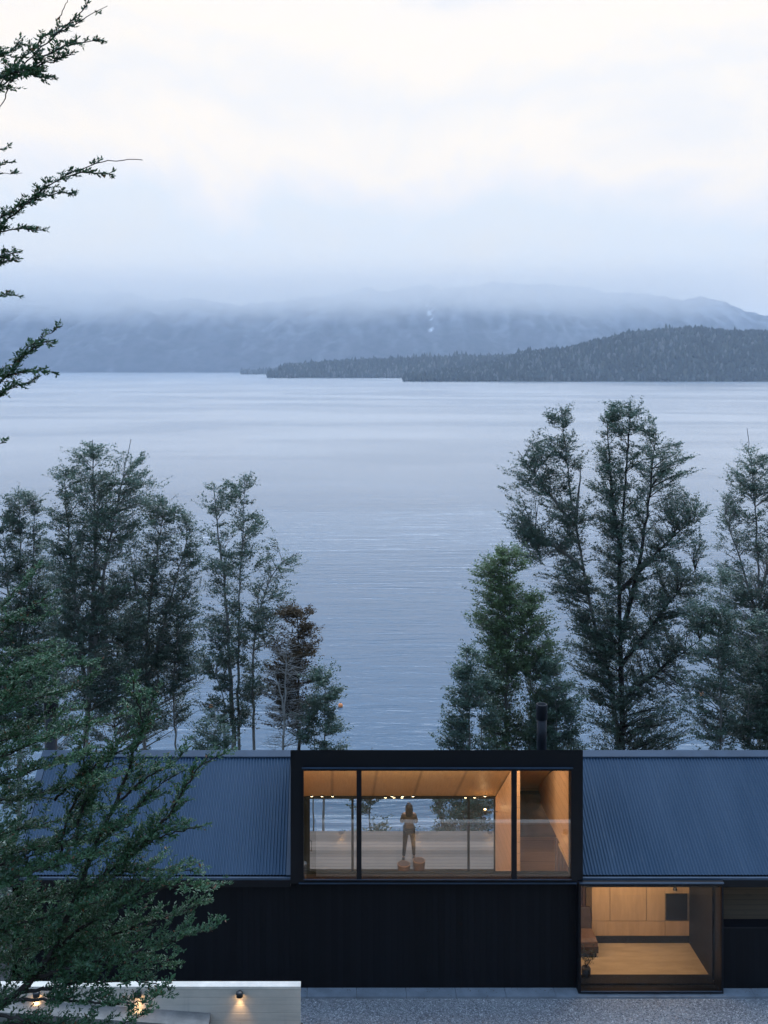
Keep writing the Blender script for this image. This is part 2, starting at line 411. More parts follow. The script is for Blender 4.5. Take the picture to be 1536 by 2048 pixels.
def litter():
    n = 420; x = RS.uniform(-1.2, 11.5, n); y = np.where(RS.rand(n) < .5, RS.uniform(22.8, 24.3, n), 24.38 - np.abs(RS.normal(0, .12, n))); z = np.where(y > 24.06, .062, .038)
    P = np.stack([x, y, z], -1); a = RS.uniform(0, 6.28, n); D = np.stack([np.cos(a), np.sin(a), RS.uniform(0, .4, n)], -1); S = np.stack([-np.sin(a), np.cos(a), RS.uniform(-.3, .3, n)], -1)
    L = RS.uniform(.012, .035, n)[:, None]; g = MB(); g.blades(P, P + D * L, S * L * .3); o = g.build('leaf_litter', mat('dead_leaf', (.10, .055, .03), .8, 0, .2, .5, 40))
    tag(o, 'scattered dead brown leaves on the gravel and kerb by the wall', 'leaf litter', kind='stuff')
litter()
g = MB(); kx = -7.75
while kx < 24: g.box((kx, 24.06, -0.1), (kx + 1.19, 24.4, 0.055)); kx += 1.2
o = g.build('kerb', M['kerb']); o['kind'] = 'structure'; o['label'] = 'pale concrete kerb strip along the foot of the house wall'
g = MB(); g.box((-16, 24.4, -0.3), (-7.95, 31.5, 0.05))
o = g.build('path', mat('damp_stone_path', (.10, .10, .10), .8, 0, .3, .3, 1.2)); o['kind'] = 'structure'; o['label'] = 'pale concrete path beside the left gable'

LAKE = -28.0
def water_mat():
    m = bpy.data.materials.new('lake_water'); m.use_nodes = True; T = NT(m.node_tree)
    T.n.remove(T.n['Principled BSDF'])
    df = T.node('ShaderNodeBsdfDiffuse'); df.inputs[0].default_value = (0.062, 0.120, 0.178, 1)
    gl = T.node('ShaderNodeBsdfGlossy'); gl.inputs[0].default_value = (1, 1, 1, 1)
    fr = T.node('ShaderNodeFresnel'); fr.inputs[0].default_value = 1.34
    mx = T.node('ShaderNodeMixShader'); T.put(mx.inputs[0], T.math('MINIMUM', T.math('MULTIPLY', fr.outputs[0], 1.0), .62)); T.l.new(df.outputs[0], mx.inputs[1]); T.l.new(gl.outputs[0], mx.inputs[2])
    T.l.new(mx.outputs[0], T.n['Material Output'].inputs[0])
    o = T.obj()
    o1 = T.mapping(o, (0.10, 0.62, 1), rot=(0, 0, math.radians(-3)))
    o2 = T.mapping(o, (0.22, 1.0, 1), rot=(0, 0, math.radians(5)))
    w1 = T.noise(o1, 0.55, 4, 0.55, 0.8); w2 = T.noise(o2, 1.1, 4, 0.6, 0.4); w3 = T.noise(T.mapping(o, (0.02, 0.10, 1), rot=(0, 0, math.radians(-6))), 0.6, 3, 0.5, 0.5)
    patch = T.noise(T.mapping(o, (0.0016, 0.0045, 1)), 2.0, 4, 0.6, 0.5)
    amp = T.rng(patch, 0.36, 0.66, 0.55, 1.0)
    h = T.math('ADD', T.math('MULTIPLY', w1, 1.5), T.math('ADD', T.math('MULTIPLY', w2, 0.5), T.math('MULTIPLY', w3, 0.25)))
    ruffle = T.rng(T.sep(o)[1], 90, 560, 1.08, 0.45)
    h = T.math('MULTIPLY', T.math('MULTIPLY', h, amp), ruffle)
    T.l.new(T.bump(h, 0.8, 0.40), gl.inputs['Normal'])
    T.put(gl.inputs['Roughness'], T.rng(patch, 0.35, 0.65, 0.20, 0.25))
    return m
xs = np.concatenate([np.linspace(-9000, -400, 12), np.linspace(-300, 300, 12), np.linspace(400, 9000, 12)]); ys = np.concatenate([np.linspace(72, 400, 16), np.linspace(500, 12000, 20)])
v, q = grid(xs, ys, lambda x, y: np.full_like(x, LAKE))
g = MB(); g.add(v, q, True); o = g.build('lake', water_mat()); o['kind'] = 'structure'; o['label'] = 'wide grey-blue lake with fine ripples'

# ---------------------------------------------------------------- far mountain
def interp(px, pts): return np.interp(px, [p[0] for p in pts], [p[1] for p in pts])
MR = [(-900, 600), (-300, 596), (0, 590), (120, 586), (250, 588), (380, 600), (470, 612), (560, 596), (700, 580), (850, 576), (1000, 566), (1150, 576), (1270, 590), (1350, 594), (1410, 598), (1470, 614), (1536, 633), (1700, 668), (2100, 705)]
YR = 7600.0
def mount_z(x, y):
    px = PX0 + x / y * F
    ridge = HC + (PY0 - interp(px, MR)) / F * YR + 20
    t = np.clip((y - 5790) / (YR - 5790), 0, 2)
    up = np.where(t <= 1, np.sin(np.clip(t, 0, 1) * np.pi / 2) ** 0.9, np.clip(1 - (t - 1) * 0.5, 0, 1))
    base = LAKE + (ridge - LAKE) * up
    rg = np.abs(fbm(x / 420 + 5, y / 900, 21, 5) * 2 - 1); rg2 = np.abs(fbm(x / 130, y / 300, 33, 5) * 2 - 1)
    z = base - (rg * 190 + rg2 * 75) * np.clip(t * 2.2, 0, 1) * np.where(t < 0.97, 1, 0.6)
    z = z + (fbm(x / 60, y / 60, 41, 3) - 0.5) * 26 * np.clip(t * 6, 0, 1)
    return np.where(t <= 0, LAKE - 20, z)
xs = np.linspace(-5200, 6200, 460); ys = np.concatenate([[5700], np.linspace(5790, 8000, 90), np.linspace(8100, 9500, 8)])
v, q = grid(xs, ys, mount_z)
pxv = PX0 + v[:, 0] / v[:, 1] * F; pyv = PY0 - (v[:, 2] - HC) / v[:, 1] * F
gul = np.abs(fbm(v[:, 0] / 150 + 3, v[:, 1] / 420, 91, 5) * 2 - 1)
snow_relief = np.clip((v[:, 2] - 150) / 330, 0, 1) * np.clip((fbm(v[:, 0] / 40, v[:, 1] / 160, 55) - .42) * 5, 0, 1) * 0.26 + np.clip(.09 - gul, 0, .1) * 1.1  # snow dust, plus pale gully lines painted in for relief lighting
for cx_, w_, a0, a1 in ((862, 1.6, 605, 668), (1088, 1.6, 600, 660), (1130, 1.5, 590, 625), (790, 1.2, 600, 625), (1095, 2, 596, 630), (856, 2, 600, 630)):
    wob = (fbm(v[:, 2] / 25 + cx_, v[:, 2] * 0 + cx_, 66) - 0.5) * 14
    snow_relief = np.maximum(snow_relief, (np.abs(pxv - cx_ - wob) < w_) * (pyv > a0) * (pyv < a1) * (fbm(v[:, 0] / 12, v[:, 2] / 14, 77) > 0.46) * .7)
def mount_mat():
    m = bpy.data.materials.new('far_mountain'); m.use_nodes = True; T = NT(m.node_tree)
    b = T.n['Principled BSDF']; b.inputs['Roughness'].default_value = 0.9; b.inputs['Specular IOR Level'].default_value = 0.1
    a = T.node('ShaderNodeAttribute'); a.attribute_name = 'tint'
    o = T.obj(); f = T.noise(T.mapping(o, (1, 1, 0.4)), 0.012, 6, 0.7)
    c = T.mix(T.rng(f, 0.35, 0.65), (0.018, 0.026, 0.040, 1), (0.070, 0.068, 0.088, 1))
    T.put(b.inputs['Base Color'], T.mix(a.outputs['Fac'], c, (0.80, 0.82, 0.86, 1)))
    return m
g = MB(); g.add(v, q, True); o = g.build('mountain', mount_mat(), attr=snow_relief); o['kind'] = 'structure'; o['label'] = 'long blue mountain across the lake with snow streaks, its top in cloud'

# ---------------------------------------------------------------- wooded headlands
def crowns(P, h, w, rs):
    """low irregular crowns: P (N,3) base"""
    N = len(P); k = 6
    th = np.linspace(0, 2 * np.pi, k, endpoint=False)[None, :] + rs.uniform(0, 6.28, (N, 1))
    rings = []
    for fz, fr in ((0.0, 0.45), (0.38, 1.0), (0.74, 0.66)):
        rr = w[:, None] * fr * rs.uniform(0.75, 1.25, (N, k))
        rings.append(np.stack([P[:, None, 0] + rr * np.cos(th), P[:, None, 1] + rr * np.sin(th), P[:, None, 2] + h[:, None] * (fz + rs.uniform(-.07, .07, (N, k)))], -1))
    top = np.stack([P[:, 0] + rs.uniform(-1, 1, N), P[:, 1], P[:, 2] + h], -1)[:, None, :]
    V = np.concatenate(rings + [top], 1); m = 3 * k + 1
    f = []
    for r_ in range(2):
        for j in range(k): f.append((r_ * k + j, r_ * k + (j + 1) % k, (r_ + 1) * k + (j + 1) % k)); f.append((r_ * k + j, (r_ + 1) * k + (j + 1) % k, (r_ + 1) * k + j))
    for j in range(k): f.append((2 * k + j, 2 * k + (j + 1) % k, 3 * k))
    f = np.array(f)
    return V.reshape(-1, 3), (f[None] + np.arange(N)[:, None, None] * m).reshape(-1, 3), m
def wood_mat():
    m = bpy.data.materials.new('far_wood'); m.use_nodes = True; T = NT(m.node_tree)
    b = T.n['Principled BSDF']; b.inputs['Roughness'].default_value = 0.9; b.inputs['Specular IOR Level'].default_value = 0.1
    a = T.node('ShaderNodeAttribute'); a.attribute_name = 'tint'
    T.put(b.inputs['Base Color'], T.ramp(a.outputs['Fac'], [(0, (0.014, 0.022, 0.020)), (0.45, (0.026, 0.036, 0.030)), (0.75, (0.050, 0.060, 0.045)), (0.92, (0.10, 0.10, 0.085)), (1.0, (0.15, 0.14, 0.125))]))
    return m
WM = wood_mat()
HM = mat('headland_earth', (0.030, 0.036, 0.026), 0.95, 0, 0.2, 0.3, 0.02)
def headland(Ys, depth, sky, x0, x1, n, th, seed, label):
    rs = np.random.RandomState(seed)
    def hz(x, y):
        px = PX0 + x / y * F
        top = HC + (PY0 - interp(px, sky)) / F * (Ys + depth * 0.75) - th * 0.92
        ls = Ys + 24 * (fbm(x / 60, x * 0, seed) - 0.5) * 2
        t = np.clip((y - ls) / depth, 0, 2)
        edge = np.clip((px - x0) / 18, 0, 1)
        prof = np.where(t < 0.75, np.sin(np.clip(t / 0.75, 0, 1) * np.pi / 2), 1 - 0.3 * (t - 0.75))
        z = LAKE + 0.8 + np.maximum(top - LAKE, 1.0) * prof + (fbm(x / 70, y / 70, seed + 2) - 0.5) * 14 * np.clip(t * 4, 0, 1) * np.clip((top - LAKE) / 30, 0.1, 1)
        return np.where((t <= 0) | (edge <= 0), LAKE - 6, np.maximum(z, LAKE + 0.6))
    Xa, Xb = (x0 - 20 - PX0) / F * (Ys + depth), (x1 - PX0) / F * (Ys + depth * 1.5)
    if Xa < 0: Xa = (x0 - 20 - PX0) / F * (Ys + depth * 1.5)
    xs = np.linspace(Xa, Xb, 240); ys = np.linspace(Ys - 40, Ys + depth * 1.5, 60)
    v, q = grid(xs, ys, hz); g = MB(); g.add(v, q, True)
    o = g.build('headland', HM); o['kind'] = 'structure'; o['label'] = 'ground of the ' + label
    x = rs.uniform(Xa, Xb, n * 2); y = Ys + depth * 1.25 * rs.uniform(0, 1, n * 2) ** 1.3
    z = hz(x, y); ok = z > LAKE + 0.7; x, y, z = x[ok][:n], y[ok][:n], z[ok][:n]
    big = fbm(x / 50, y / 50, seed + 5)
    h = th * rs.uniform(0.65, 1.25, len(x)) * (0.75 + 0.5 * big); h = h * np.where(rs.rand(len(x)) < .08, 1.45, 1); w = rs.uniform(2.6, 6.2, len(x)) * th / 17
    V, Fc, m = crowns(np.stack([x, y, z - 1.5], -1), h, w, rs)
    tint = np.clip(rs.rand(len(x)) ** 1.6 * 0.8 + (big - 0.45) * 0.9 + (fbm(x / 140, y / 140, seed + 8) - .48) * .8, 0, 1)
    tint = np.where(rs.rand(len(x)) < 0.06, 0.97, tint)
    g = MB(); g.add(V, Fc); o = g.build('far_wood', WM, attr=np.repeat(tint, m))
    tag(o, label, 'wood', kind='stuff')
headland(2600, 520, [(790, 762), (812, 752), (860, 744), (940, 733), (1010, 716), (1040, 702), (1130, 696), (1180, 683), (1260, 664), (1310, 659), (1370, 654), (1400, 651), (1450, 658), (1536, 661), (1750, 676), (2000, 715)], 806, 1900, 11000, 17, 11, 'dark wooded headland rising to the right across the lake')
headland(3330, 420, [(530, 752), (545, 742), (570, 728), (640, 724), (700, 719), (800, 715), (950, 711), (1040, 711), (1200, 712)], 536, 1250, 6500, 20, 12, 'low wooded spit behind the nearer headland')
headland(4600, 300, [(478, 746), (500, 741), (560, 735), (640, 733), (760, 730)], 482, 800, 1500, 20, 13, 'small far point of trees at the end of the spit')

# ---------------------------------------------------------------- house
YF = 24.4; GL = -7.80; HR = 16.0; RY = 27.23; RZ = 4.70; EZ = 2.84; BY = 30.15
house = thing('house', 'long black clad lake house with corrugated blue-grey roof and a lit glazed dormer', 'house', (2.5, 27.2, 0))
g = MB()
g.box((GL + .05, YF, -.15), (-.956, YF + .2, 2.80))                     # left front
g.box((-.956, YF, -.15), (6.004, YF + .2, 2.72))                          # below the dormer
g.build('wall', M['clad'], house)
g = MB()
g.prism_x([(YF, -.15), (BY - .1, -.15), (BY - .1, 2.80), (RY, RZ - .12), (YF, 2.80)][::-1], GL + .05, GL + .2)
g.build('gable_wall', M['clad'], house)
# lake side wall with the glazed opening
GX0, GX1, GY, GH = -.60, 4.92, 29.8, 2.33
g = MB()
g.box((GL + .2, GY + .05, -.15), (GX0 - .1, GY + .25, 2.75)); g.box((GX1, GY + .05, -.15), (HR, GY + .25, 2.75)); g.box((GX0 - .1, GY + .05, GH + .05), (GX1, GY + .25, 2.75))
g.build('lake_wall', M['clad'], house)
# corrugated front slopes
def corr(x0, x1, name):
    per = 0.08; n = int((x1 - x0) / per * 8); xs = np.linspace(x0, x1, n + 1)
    prof = 0.014 * np.clip(np.sin(2 * np.pi * xs / per) * 1.4, -1, 1)
    prof = prof + np.where((np.floor((xs - x0) / 0.80) != np.floor((xs - x0 - 0.02) / 0.80)), 0.005, 0)
    sl = (RZ - EZ) / (RY - (YF - .06)); nrm = np.array([0, -sl, 1]) / math.hypot(1, sl)
    ts = np.linspace(0, 1, 5); V = []
    for t in ts:
        y = YF - .06 + t * (RY - YF + .06); z = EZ + t * (RZ - EZ)
        V.append(np.stack([xs, y + prof * nrm[1], z + prof * nrm[2]], -1))
    V = np.concatenate(V); m = n + 1
    i = np.arange(len(ts) - 1)[:, None] * m; j = np.arange(n)[None, :]
    q = np.stack([i + j, i + j + 1, i + m + j + 1, i + m + j], -1).reshape(-1, 4)
    g = MB(); g.add(V, q, True); return g.build(name, M['roof'], house)
corr(GL + .16, -.98, 'roof'); corr(6.14, HR, 'roof')
g = MB()   # roof underlay and lake slope
sl = (RZ - EZ) / (RY - YF)
g.prism_x([(RY, RZ - .03), (BY, EZ), (BY, EZ - .05), (RY, RZ - .10)][::-1], GL + .02, HR)
rear = g.build('rear_roof', M['flash'], house)
for x0, x1 in ((GL + .02, -.96), (6.122, HR)):
    g = MB(); g.prism_x([(YF + .02, EZ - .06), (RY - .002, RZ - .03), (RY - .002, RZ - .10), (YF + .02, EZ - .12)][::-1], x0, x1); g.build('roof_lining', M['frame'], house)
for x0, x1 in ((GL - .02, -.957), (6.121, HR)):
    g = MB(); g.prism_x([(RY - .17, RZ - .075), (RY - .17, RZ - .045), (RY, RZ + .065), (RY + .17, RZ - .045), (RY + .17, RZ - .075), (RY, RZ + .03)][::-1], x0, x1); g.build('ridge_cap', M['flash'], house)
g = MB()   # barge flashing on the left verge and along the dormer
def slope_strip(g, x0, x1, up, th=.03):
    V = [(x0, YF - .08, EZ + up - .01), (x1, YF - .08, EZ + up - .01), (x1, RY - .14, RZ + up - .09), (x0, RY - .14, RZ + up - .09)]
    V2 = [(a, b, c - th) for a, b, c in V]
    g.add(V + V2, [(0, 1, 2, 3), (7, 6, 5, 4), (0, 4, 5, 1), (1, 5, 6, 2), (2, 6, 7, 3), (3, 7, 4, 0)])
slope_strip(g, GL - .03, GL + .15, .035); g.build('barge_flashing', M['flash'], house); g = MB(); slope_strip(g, -1.07, -.958, .02, .02); 
g.build('barge_flashing', M['flash'], house)
for x0, x1 in ((GL, -.957), (6.121, HR)):
    g = MB(); g.box((x0, YF - .145, EZ - .085), (x1, YF - .07, EZ - .035)); g.build('gutter', M['flash'], house)
    g = MB(); g.box((x0 + .002, YF - .12, EZ - .27), (x1, YF + .02, EZ - .088)); g.build('fascia', M['frame'], house)
# dormer
DY, DX0, DX1 = 24.2, -.956, 6.12
WX0, WX1, WZ0, WZ1 = X_(607, DY), X_(1142, DY), Z_(1758, DY), Z_(1540, DY)
DT = Z_(1500, DY)
dormer = MB()
dormer.prism_x([(DY, WZ1), (DY, DT), (DY + .25, DT - .14), (DY + .25, WZ1)][::-1], DX0, DX1)
dormer.box((DX0, DY, 2.70), (WX0, DY + .25, WZ1 - .001)); dormer.box((WX1, DY, 2.772), (DX1, DY + .25, WZ1 - .001))
dormer.box((WX0 - .001, DY + .002, 2.70), (5.978, DY + .25, WZ0))
cheek = [(DY + .25, EZ - .1), (DY + .25, DT - .145), (RY, RZ + .0), (RY, RZ - .1)]
dormer.prism_x(cheek[::-1], DX0, DX0 + .08); dormer.prism_x(cheek[::-1], DX1 - .08, DX1)
dormer.prism_x([(DY + .25, DT - .16), (RY + .05, RZ - .02), (RY + .05, RZ - .04), (DY + .25, DT - .2)], DX0 + .082, DX1 - .082)
dm = dormer.build('dormer', M['frame'], house)
def window(x0, x1, z0, z1, y, bars, name='window', th=.09, gl=M['glass'], hood=True):
    g = MB()
    for a, b in ((x0, x0 + .035), (x1 - .035, x1)): g.box((a, y - .03, z0), (b, y + .06, z1))
    g.box((x0 + .035, y - .03, z1 - .035), (x1 - .035, y + .06, z1)); g.box((x0 + .035, y - .03, z0), (x1 - .035, y + .06, z0 + .035))
    w = g.build(name, M['frame'], house); xs = [x0 + .035]
    for b in bars:
        m_ = MB(); m_.box((b - th * .8, y - .04, z0 + .035), (b + th * .8, y + .07, z1 - .035)); m_.build('mullion', M['frame'], w); xs += [b - th * .8, b + th * .8]
    xs.append(x1 - .035)
    for i in range(0, len(xs), 2):
        p = MB(); p.add([(xs[i], y + .02, z0 + .035), (xs[i + 1], y + .02, z0 + .035), (xs[i + 1], y + .02, z1 - .035), (xs[i], y + .02, z1 - .035)], [(0, 1, 2, 3)])
        p.build('pane', gl, w)
    if hood:
        h = MB(); h.box((x0 - .01, y - .07, z1 + .028), (x1 + .01, y - .031, z1 + .05)); h.build('drip_flashing', M['flash'], w)
        h = MB(); h.box((x0 + .03, y - .055, z0 + .036), (x1 - .03, y - .031, z0 + .05)); h.build('sill_flashing', M['flash'], w)
    return w
w1 = window(WX0 - .03, WX1 + .03, WZ0 - .03, WZ1 + .03, DY - .01, [X_(718, DY), X_(1028, DY)], 'dormer_window', .075)
h = MB(); h.box((DX0 + .2, DY - .045, 2.71), (5.97, DY - .001, 2.725)); h.build('lower_flashing', M['flash'], w1)
h = MB(); h.box((WX0, DY + .26, WZ0 - .05), (WX1, DY + .36, WZ0 + .01)); h.build('sill_board', mat('matt_sill', (.003, .004, .006), .9, 0, .1), w1)
# picture window box
PWX0, PWX1 = X_(1157, 24.17), X_(1447, 24.17)
g = MB()
g.box((PWX0, 24.17, .03), (PWX1, 24.42, .10)); g.box((PWX0, 24.17, 2.70), (PWX1, 24.42, 2.76))
g.box((PWX0, 24.17, .101), (PWX0 + .06, 24.42, 2.699)); g.box((PWX1 - .06, 24.17, .101), (PWX1, 24.42, 2.699))
g.build('window_box', M['frame'], house)
w2 = window(PWX0 + .02, PWX1 - .02, .09, 2.71, 24.17, [], 'picture_window', .05, M['glass_hall'])
# bay to the right of the window
g = MB(); g.box((PWX1 + .02, YF - .02, -.15), (HR, YF + .28, 1.52)); g.build('low_wall', M['clad'], house)
g = MB(); g.box((PWX1 + .02, YF - .04, 1.521), (HR, YF + .31, 1.56)); g.build('wall_coping', M['frame'], house)
g = MB(); g.box((PWX1 + .02, 25.6, -.1), (HR, 25.7, 2.78)); g.build('recess_wall', M['wood_dark'], house)
g = MB(); g.box((PWX1 - .04, 24.43, -.1), (PWX1 + .018, 26.2, 2.72)); g.build('side_wall', M['black'], house)
# glazed lake doors
g = MB()
g.box((GX0 - .1, GY - .03, GH), (GX1, GY + .04, GH + .06)); g.box((GX0 - .1, GY - .03, .1), (GX0, GY + .04, GH)); g.box((GX1 - .04, GY - .03, .1), (GX1, GY + .04, GH)); g.box((GX0, GY - .03, .1), (GX1 - .04, GY + .04, .13))
gd = g.build('glazed_doors', M['frame'], house)
xsd = [GX0, X_(705, GY), X_(937, GY), GX1 - .04]
for b in xsd[1:3]: m_ = MB(); m_.box((b - .035, GY - .025, .13), (b + .035, GY + .035, GH)); m_.build('mullion', M['frame'], gd)
for i in range(3):
    a, b = xsd[i] + (.035 if i else 0), xsd[i + 1] - (.035 if i < 2 else 0)
    p = MB(); p.add([(a, GY, .13), (b, GY, .13), (b, GY, GH), (a, GY, GH)], [(0, 1, 2, 3)]); p.build('pane', M['glass_in'], gd)
hd = MB(); hd.tube([(GX0 + .01, GY - .03, 1.10), (GX0 + .05, GY - .08, 1.10), (GX0 + .05, GY - .08, .80), (GX0 + .01, GY - .03, .80)], [.012] * 4, 8); hd.build('handle', M['black'], gd)
# interior shell
g = MB(); g.box((-.8, 24.61, -.05), (PWX1 - .06, GY - .04, .1)); g.build('timber_floor', M['floor'], house)
g = MB(); c0 = (RY - .1, 4.27); c1 = (GY + .04, 2.385)
g.prism_x([c0, c1, (c1[0], c1[1] + .05), (c0[0], c0[1] + .05)][::-1], -.85, 6.0)
g.prism_x([(DY + .26, 5.50), (c0[0] - .001, c0[1]), (c0[0] - .001, c0[1] + .05), (DY + .26, 5.56)][::-1], -.85, 6.0)
g.build('ceiling', M['wood_ceiling'], house)
g = MB(); prof = [(24.61, .1), (GY - .04, .1), (GY - .04, 2.38), (c0[0], 4.26), (24.61, 5.45)]
g.prism_x(prof[::-1], -.86, -.80); g.build('inner_wall', M['wood_wall'], house)
g = MB(); g.prism_x([(26.3, .1), (GY - .04, .1), (GY - .04, 2.38), (c0[0], 4.26), (26.3, 4.70)][::-1], 4.92, 5.0); g.build('inner_wall', M['wood_wall'], house)
g = MB(); g.box((5.0, 28.9, .1), (6.85, 28.98, 3.35)); g.build('inner_wall', M['wood_wall'], house)
g = MB(); g.prism_x([(26.81, .1), (28.9, .1), (28.9, 3.2), (26.81, 4.3)][::-1], 6.86, 6.94); g.build('inner_wall', M['wood_wall'], house)
g = MB(); g.box((5.98, 24.63, 2.66), (PWX1 - .05, 26.2, 2.72)); g.build('inner_ceiling', M['wood_ceiling'], house)
g = MB(); g.prism_x([(26.2, 2.72), (28.9, 2.72), (28.9, 3.2), (27.1, 4.24), (24.61, 5.45), (24.61, 2.72)][::-1], 6.02, 6.05); g.build('inner_wall', M['wood_wall'], house)
# downlights
k = 0
DL = [(623.5, 1591), (644, 1591), (665, 1591), (784, 1591), (805, 1591.5), (826, 1591.5), (970, 1591.5), (995, 1591.5), (771, 1596), (788, 1596), (804, 1596), (931, 1596), (949, 1596)]
dnames = {}
for i, (px, py) in enumerate(DL):
    upper = py < 1594
    Y = 29.72 if upper else 29.745
    c = at(px, py, Y); c[2] = 2.385 + .68 * (GY + .04 - Y) - .012 if upper else GH + .075
    side = 'left' if px < 700 else ('middle' if px < 900 else 'right')
    grp = [d for d in DL if (d[1] < 1594) == upper and (('left' if d[0] < 700 else ('middle' if d[0] < 900 else 'right')) == side)]
    n = sorted(g_[0] for g_ in grp).index(px); word = ['first', 'second', 'third'][n]
    lab = '%s from left of the %s cluster of %s row ceiling downlights' % (word, side, 'upper' if upper else 'lower')
    t = thing('downlight', lab, 'downlight', tuple(c), 'ceiling downlights above the lake doors')
    g = MB(); g.lathe(c, [(.0, .02), (.046, .02), (.050, -.006), (.042, -.012)], 14); g.build('ring', M['lamp_black'], t)
    g = MB(); g.lathe(c, [(.042, -.010), (.034, -.024), (.0, -.030)], 14); g.build('bulb', M['spot'], t)
# unseen area lights added to brighten the rooms
def area(name, loc, size, power, rot=(0, 0, 0), col=(1, .76, .49)):
    l = bpy.data.lights.new(name, 'AREA'); l.shape = 'RECTANGLE'; l.size, l.size_y = size; l.energy = power; l.color = col
    o = bpy.data.objects.new(name, l); COL.objects.link(o); o.location = loc; o.rotation_euler = rot; return o
area('dormer_fill_light', (2.0, 24.75, 5.36), (4.6, .1), 540, (math.radians(74), 0, 0))  # added above the glass, out of view, to brighten ceiling and walls
area('hall_fill_light', (7.7, 24.9, 2.62), (2.4, .15), 36, (math.radians(28), 0, 0))  # added under the hall ceiling, out of view, as fill
area('side_room_light', (6.2, 27.8, 3.0), (.3, .3), 9)
# ---- room contents
cab = thing('cabinet', 'long pale oak wall cabinet with three tall doors behind the picture window', 'cabinet', (8.1, 26.3, .1))
cy = 26.2; cx0, cx1 = 6.86, PWX1 - .065
def cb(name, x0, x1, z0, z1, m, y0=cy, y1=26.8, gap=.008):
    g = MB(); g.box((x0 + gap, y0, z0 + gap), (x1 - gap, y1, z1 - gap)); return g.build(name, m, cab)
dz = Z_(1842, cy)
xa, xb, xc = X_(1220, cy), X_(1293, cy), X_(1330, cy)
g = MB(); g.box((cx0, cy + .02, .1), (cx1, 26.81, 2.65)); g.build('carcass', M['wood_dark'], cab)
cb('door', cx0, xa, dz, 2.65, M['cabinet'], y1=cy + .019); cb('door', xa, xb, dz, 2.65, M['cabinet'], y1=cy + .019); cb('door', xb, xc, dz, 2.65, M['cabinet'], y1=cy + .019)
zd = Z_(1872, cy)
cb('drawer', cx0, xc, zd, dz, M['cabinet'], y1=cy + .019); cb('drawer', xc, cx1, zd, dz, M['cabinet'], y1=cy + .019)
cb('plinth', cx0 + .05, cx1, .1, zd, M['black'], cy + .001, cy + .019, .004)
g = MB(); g.box((X_(1332, cy), cy - .02, Z_(1839, cy)), (X_(1374, cy), cy + .018, Z_(1787, cy))); g.build('oven', M['black'], cab)
g = MB(); g.box((xc, cy - .004, Z_(1787, cy) + .005), (cx1, cy + .018, 2.64)); g.build('upper_panel', M['cabinet'], cab)
wl = thing('dark_panel', 'dark grey side panel closing the right end of the lit hall', 'panel', (9.40, 25.3, .1))
g = MB(); g.box((PWX1 - .10, 24.63, .1), (PWX1 - .062, cy - .001, 2.65)); g.build('board', mat('dark_grey_panel', (.009, .010, .014), .6, 0, .3, .2, 2), wl)
pl = thing('pendant_lamp', 'small lit pendant lamp hanging in front of the dark oven niche', 'lamp', at(1350, 1777, 26.05))
c = at(1350, 1777, 26.05); g = MB(); g.lathe(c, [(.0, .05), (.03, .045), (.06, -.03), (.058, -.035)], 16); g.build('shade', M['lamp_black'], pl)
g = MB(); g.lathe(c, [(.045, -.02), (.03, -.05), (0, -.06)], 14); g.build('bulb', emit('soft_bulb', (.85, .95, .6), 1.5), pl)
g = MB(); g.cyl(c + [0, 0, .05], (c[0], c[1], 2.66), .004); g.build('cord', M['lamp_black'], pl)
# armchair at the left edge of the picture window
ac = thing('armchair', 'low tan leather armchair at the left edge of the picture window', 'armchair', (6.62, 25.9, .1))
tan = mat('tan_leather', (.14, .075, .045), .5, 0, .4, .2, 6); drk = mat('dark_brown_wood', (.05, .028, .018), .5, 0, .4, .2, 8)
g = MB(); g.box((6.28, 25.55, .38), (6.84, 26.15, .50)); g.prism_x([(25.55, .50), (26.15, .50), (26.12, .56), (25.6, .57)][::-1], 6.30, 6.82); g.build('seat', tan, ac)
g = MB(); g.prism_x([(26.05, .5), (26.16, .5), (26.30, 1.02), (26.22, 1.04)][::-1], 6.30, 6.82); g.build('backrest', drk, ac)
g = MB(); g.box((6.26, 25.55, .22), (6.86, 26.15, .379)); g.build('base', drk, ac)
for x_c in (6.30, 6.80):
    for y_c in (25.6, 26.1): g = MB(); g.cyl((x_c, y_c, .1), (x_c, y_c, .23), .02, .025, 8); g.build('leg', M['black'], ac)
cu = thing('curtain', 'plum brown curtain hanging behind the tan armchair', 'curtain', (6.5, 26.75, .1))
xs = np.linspace(6.02, 6.85, 60); yv = 26.75 + .03 * np.sin(xs * 70)
V = np.concatenate([np.stack([xs, yv, np.full(60, .12)], -1), np.stack([xs, yv, np.full(60, 2.6)], -1)]); q = np.array([(i, i + 1, 61 + i, 60 + i) for i in range(59)])
g = MB(); g.add(V, q, True); g.build('cloth', mat('plum_cloth', (.13, .075, .075), .8), cu)
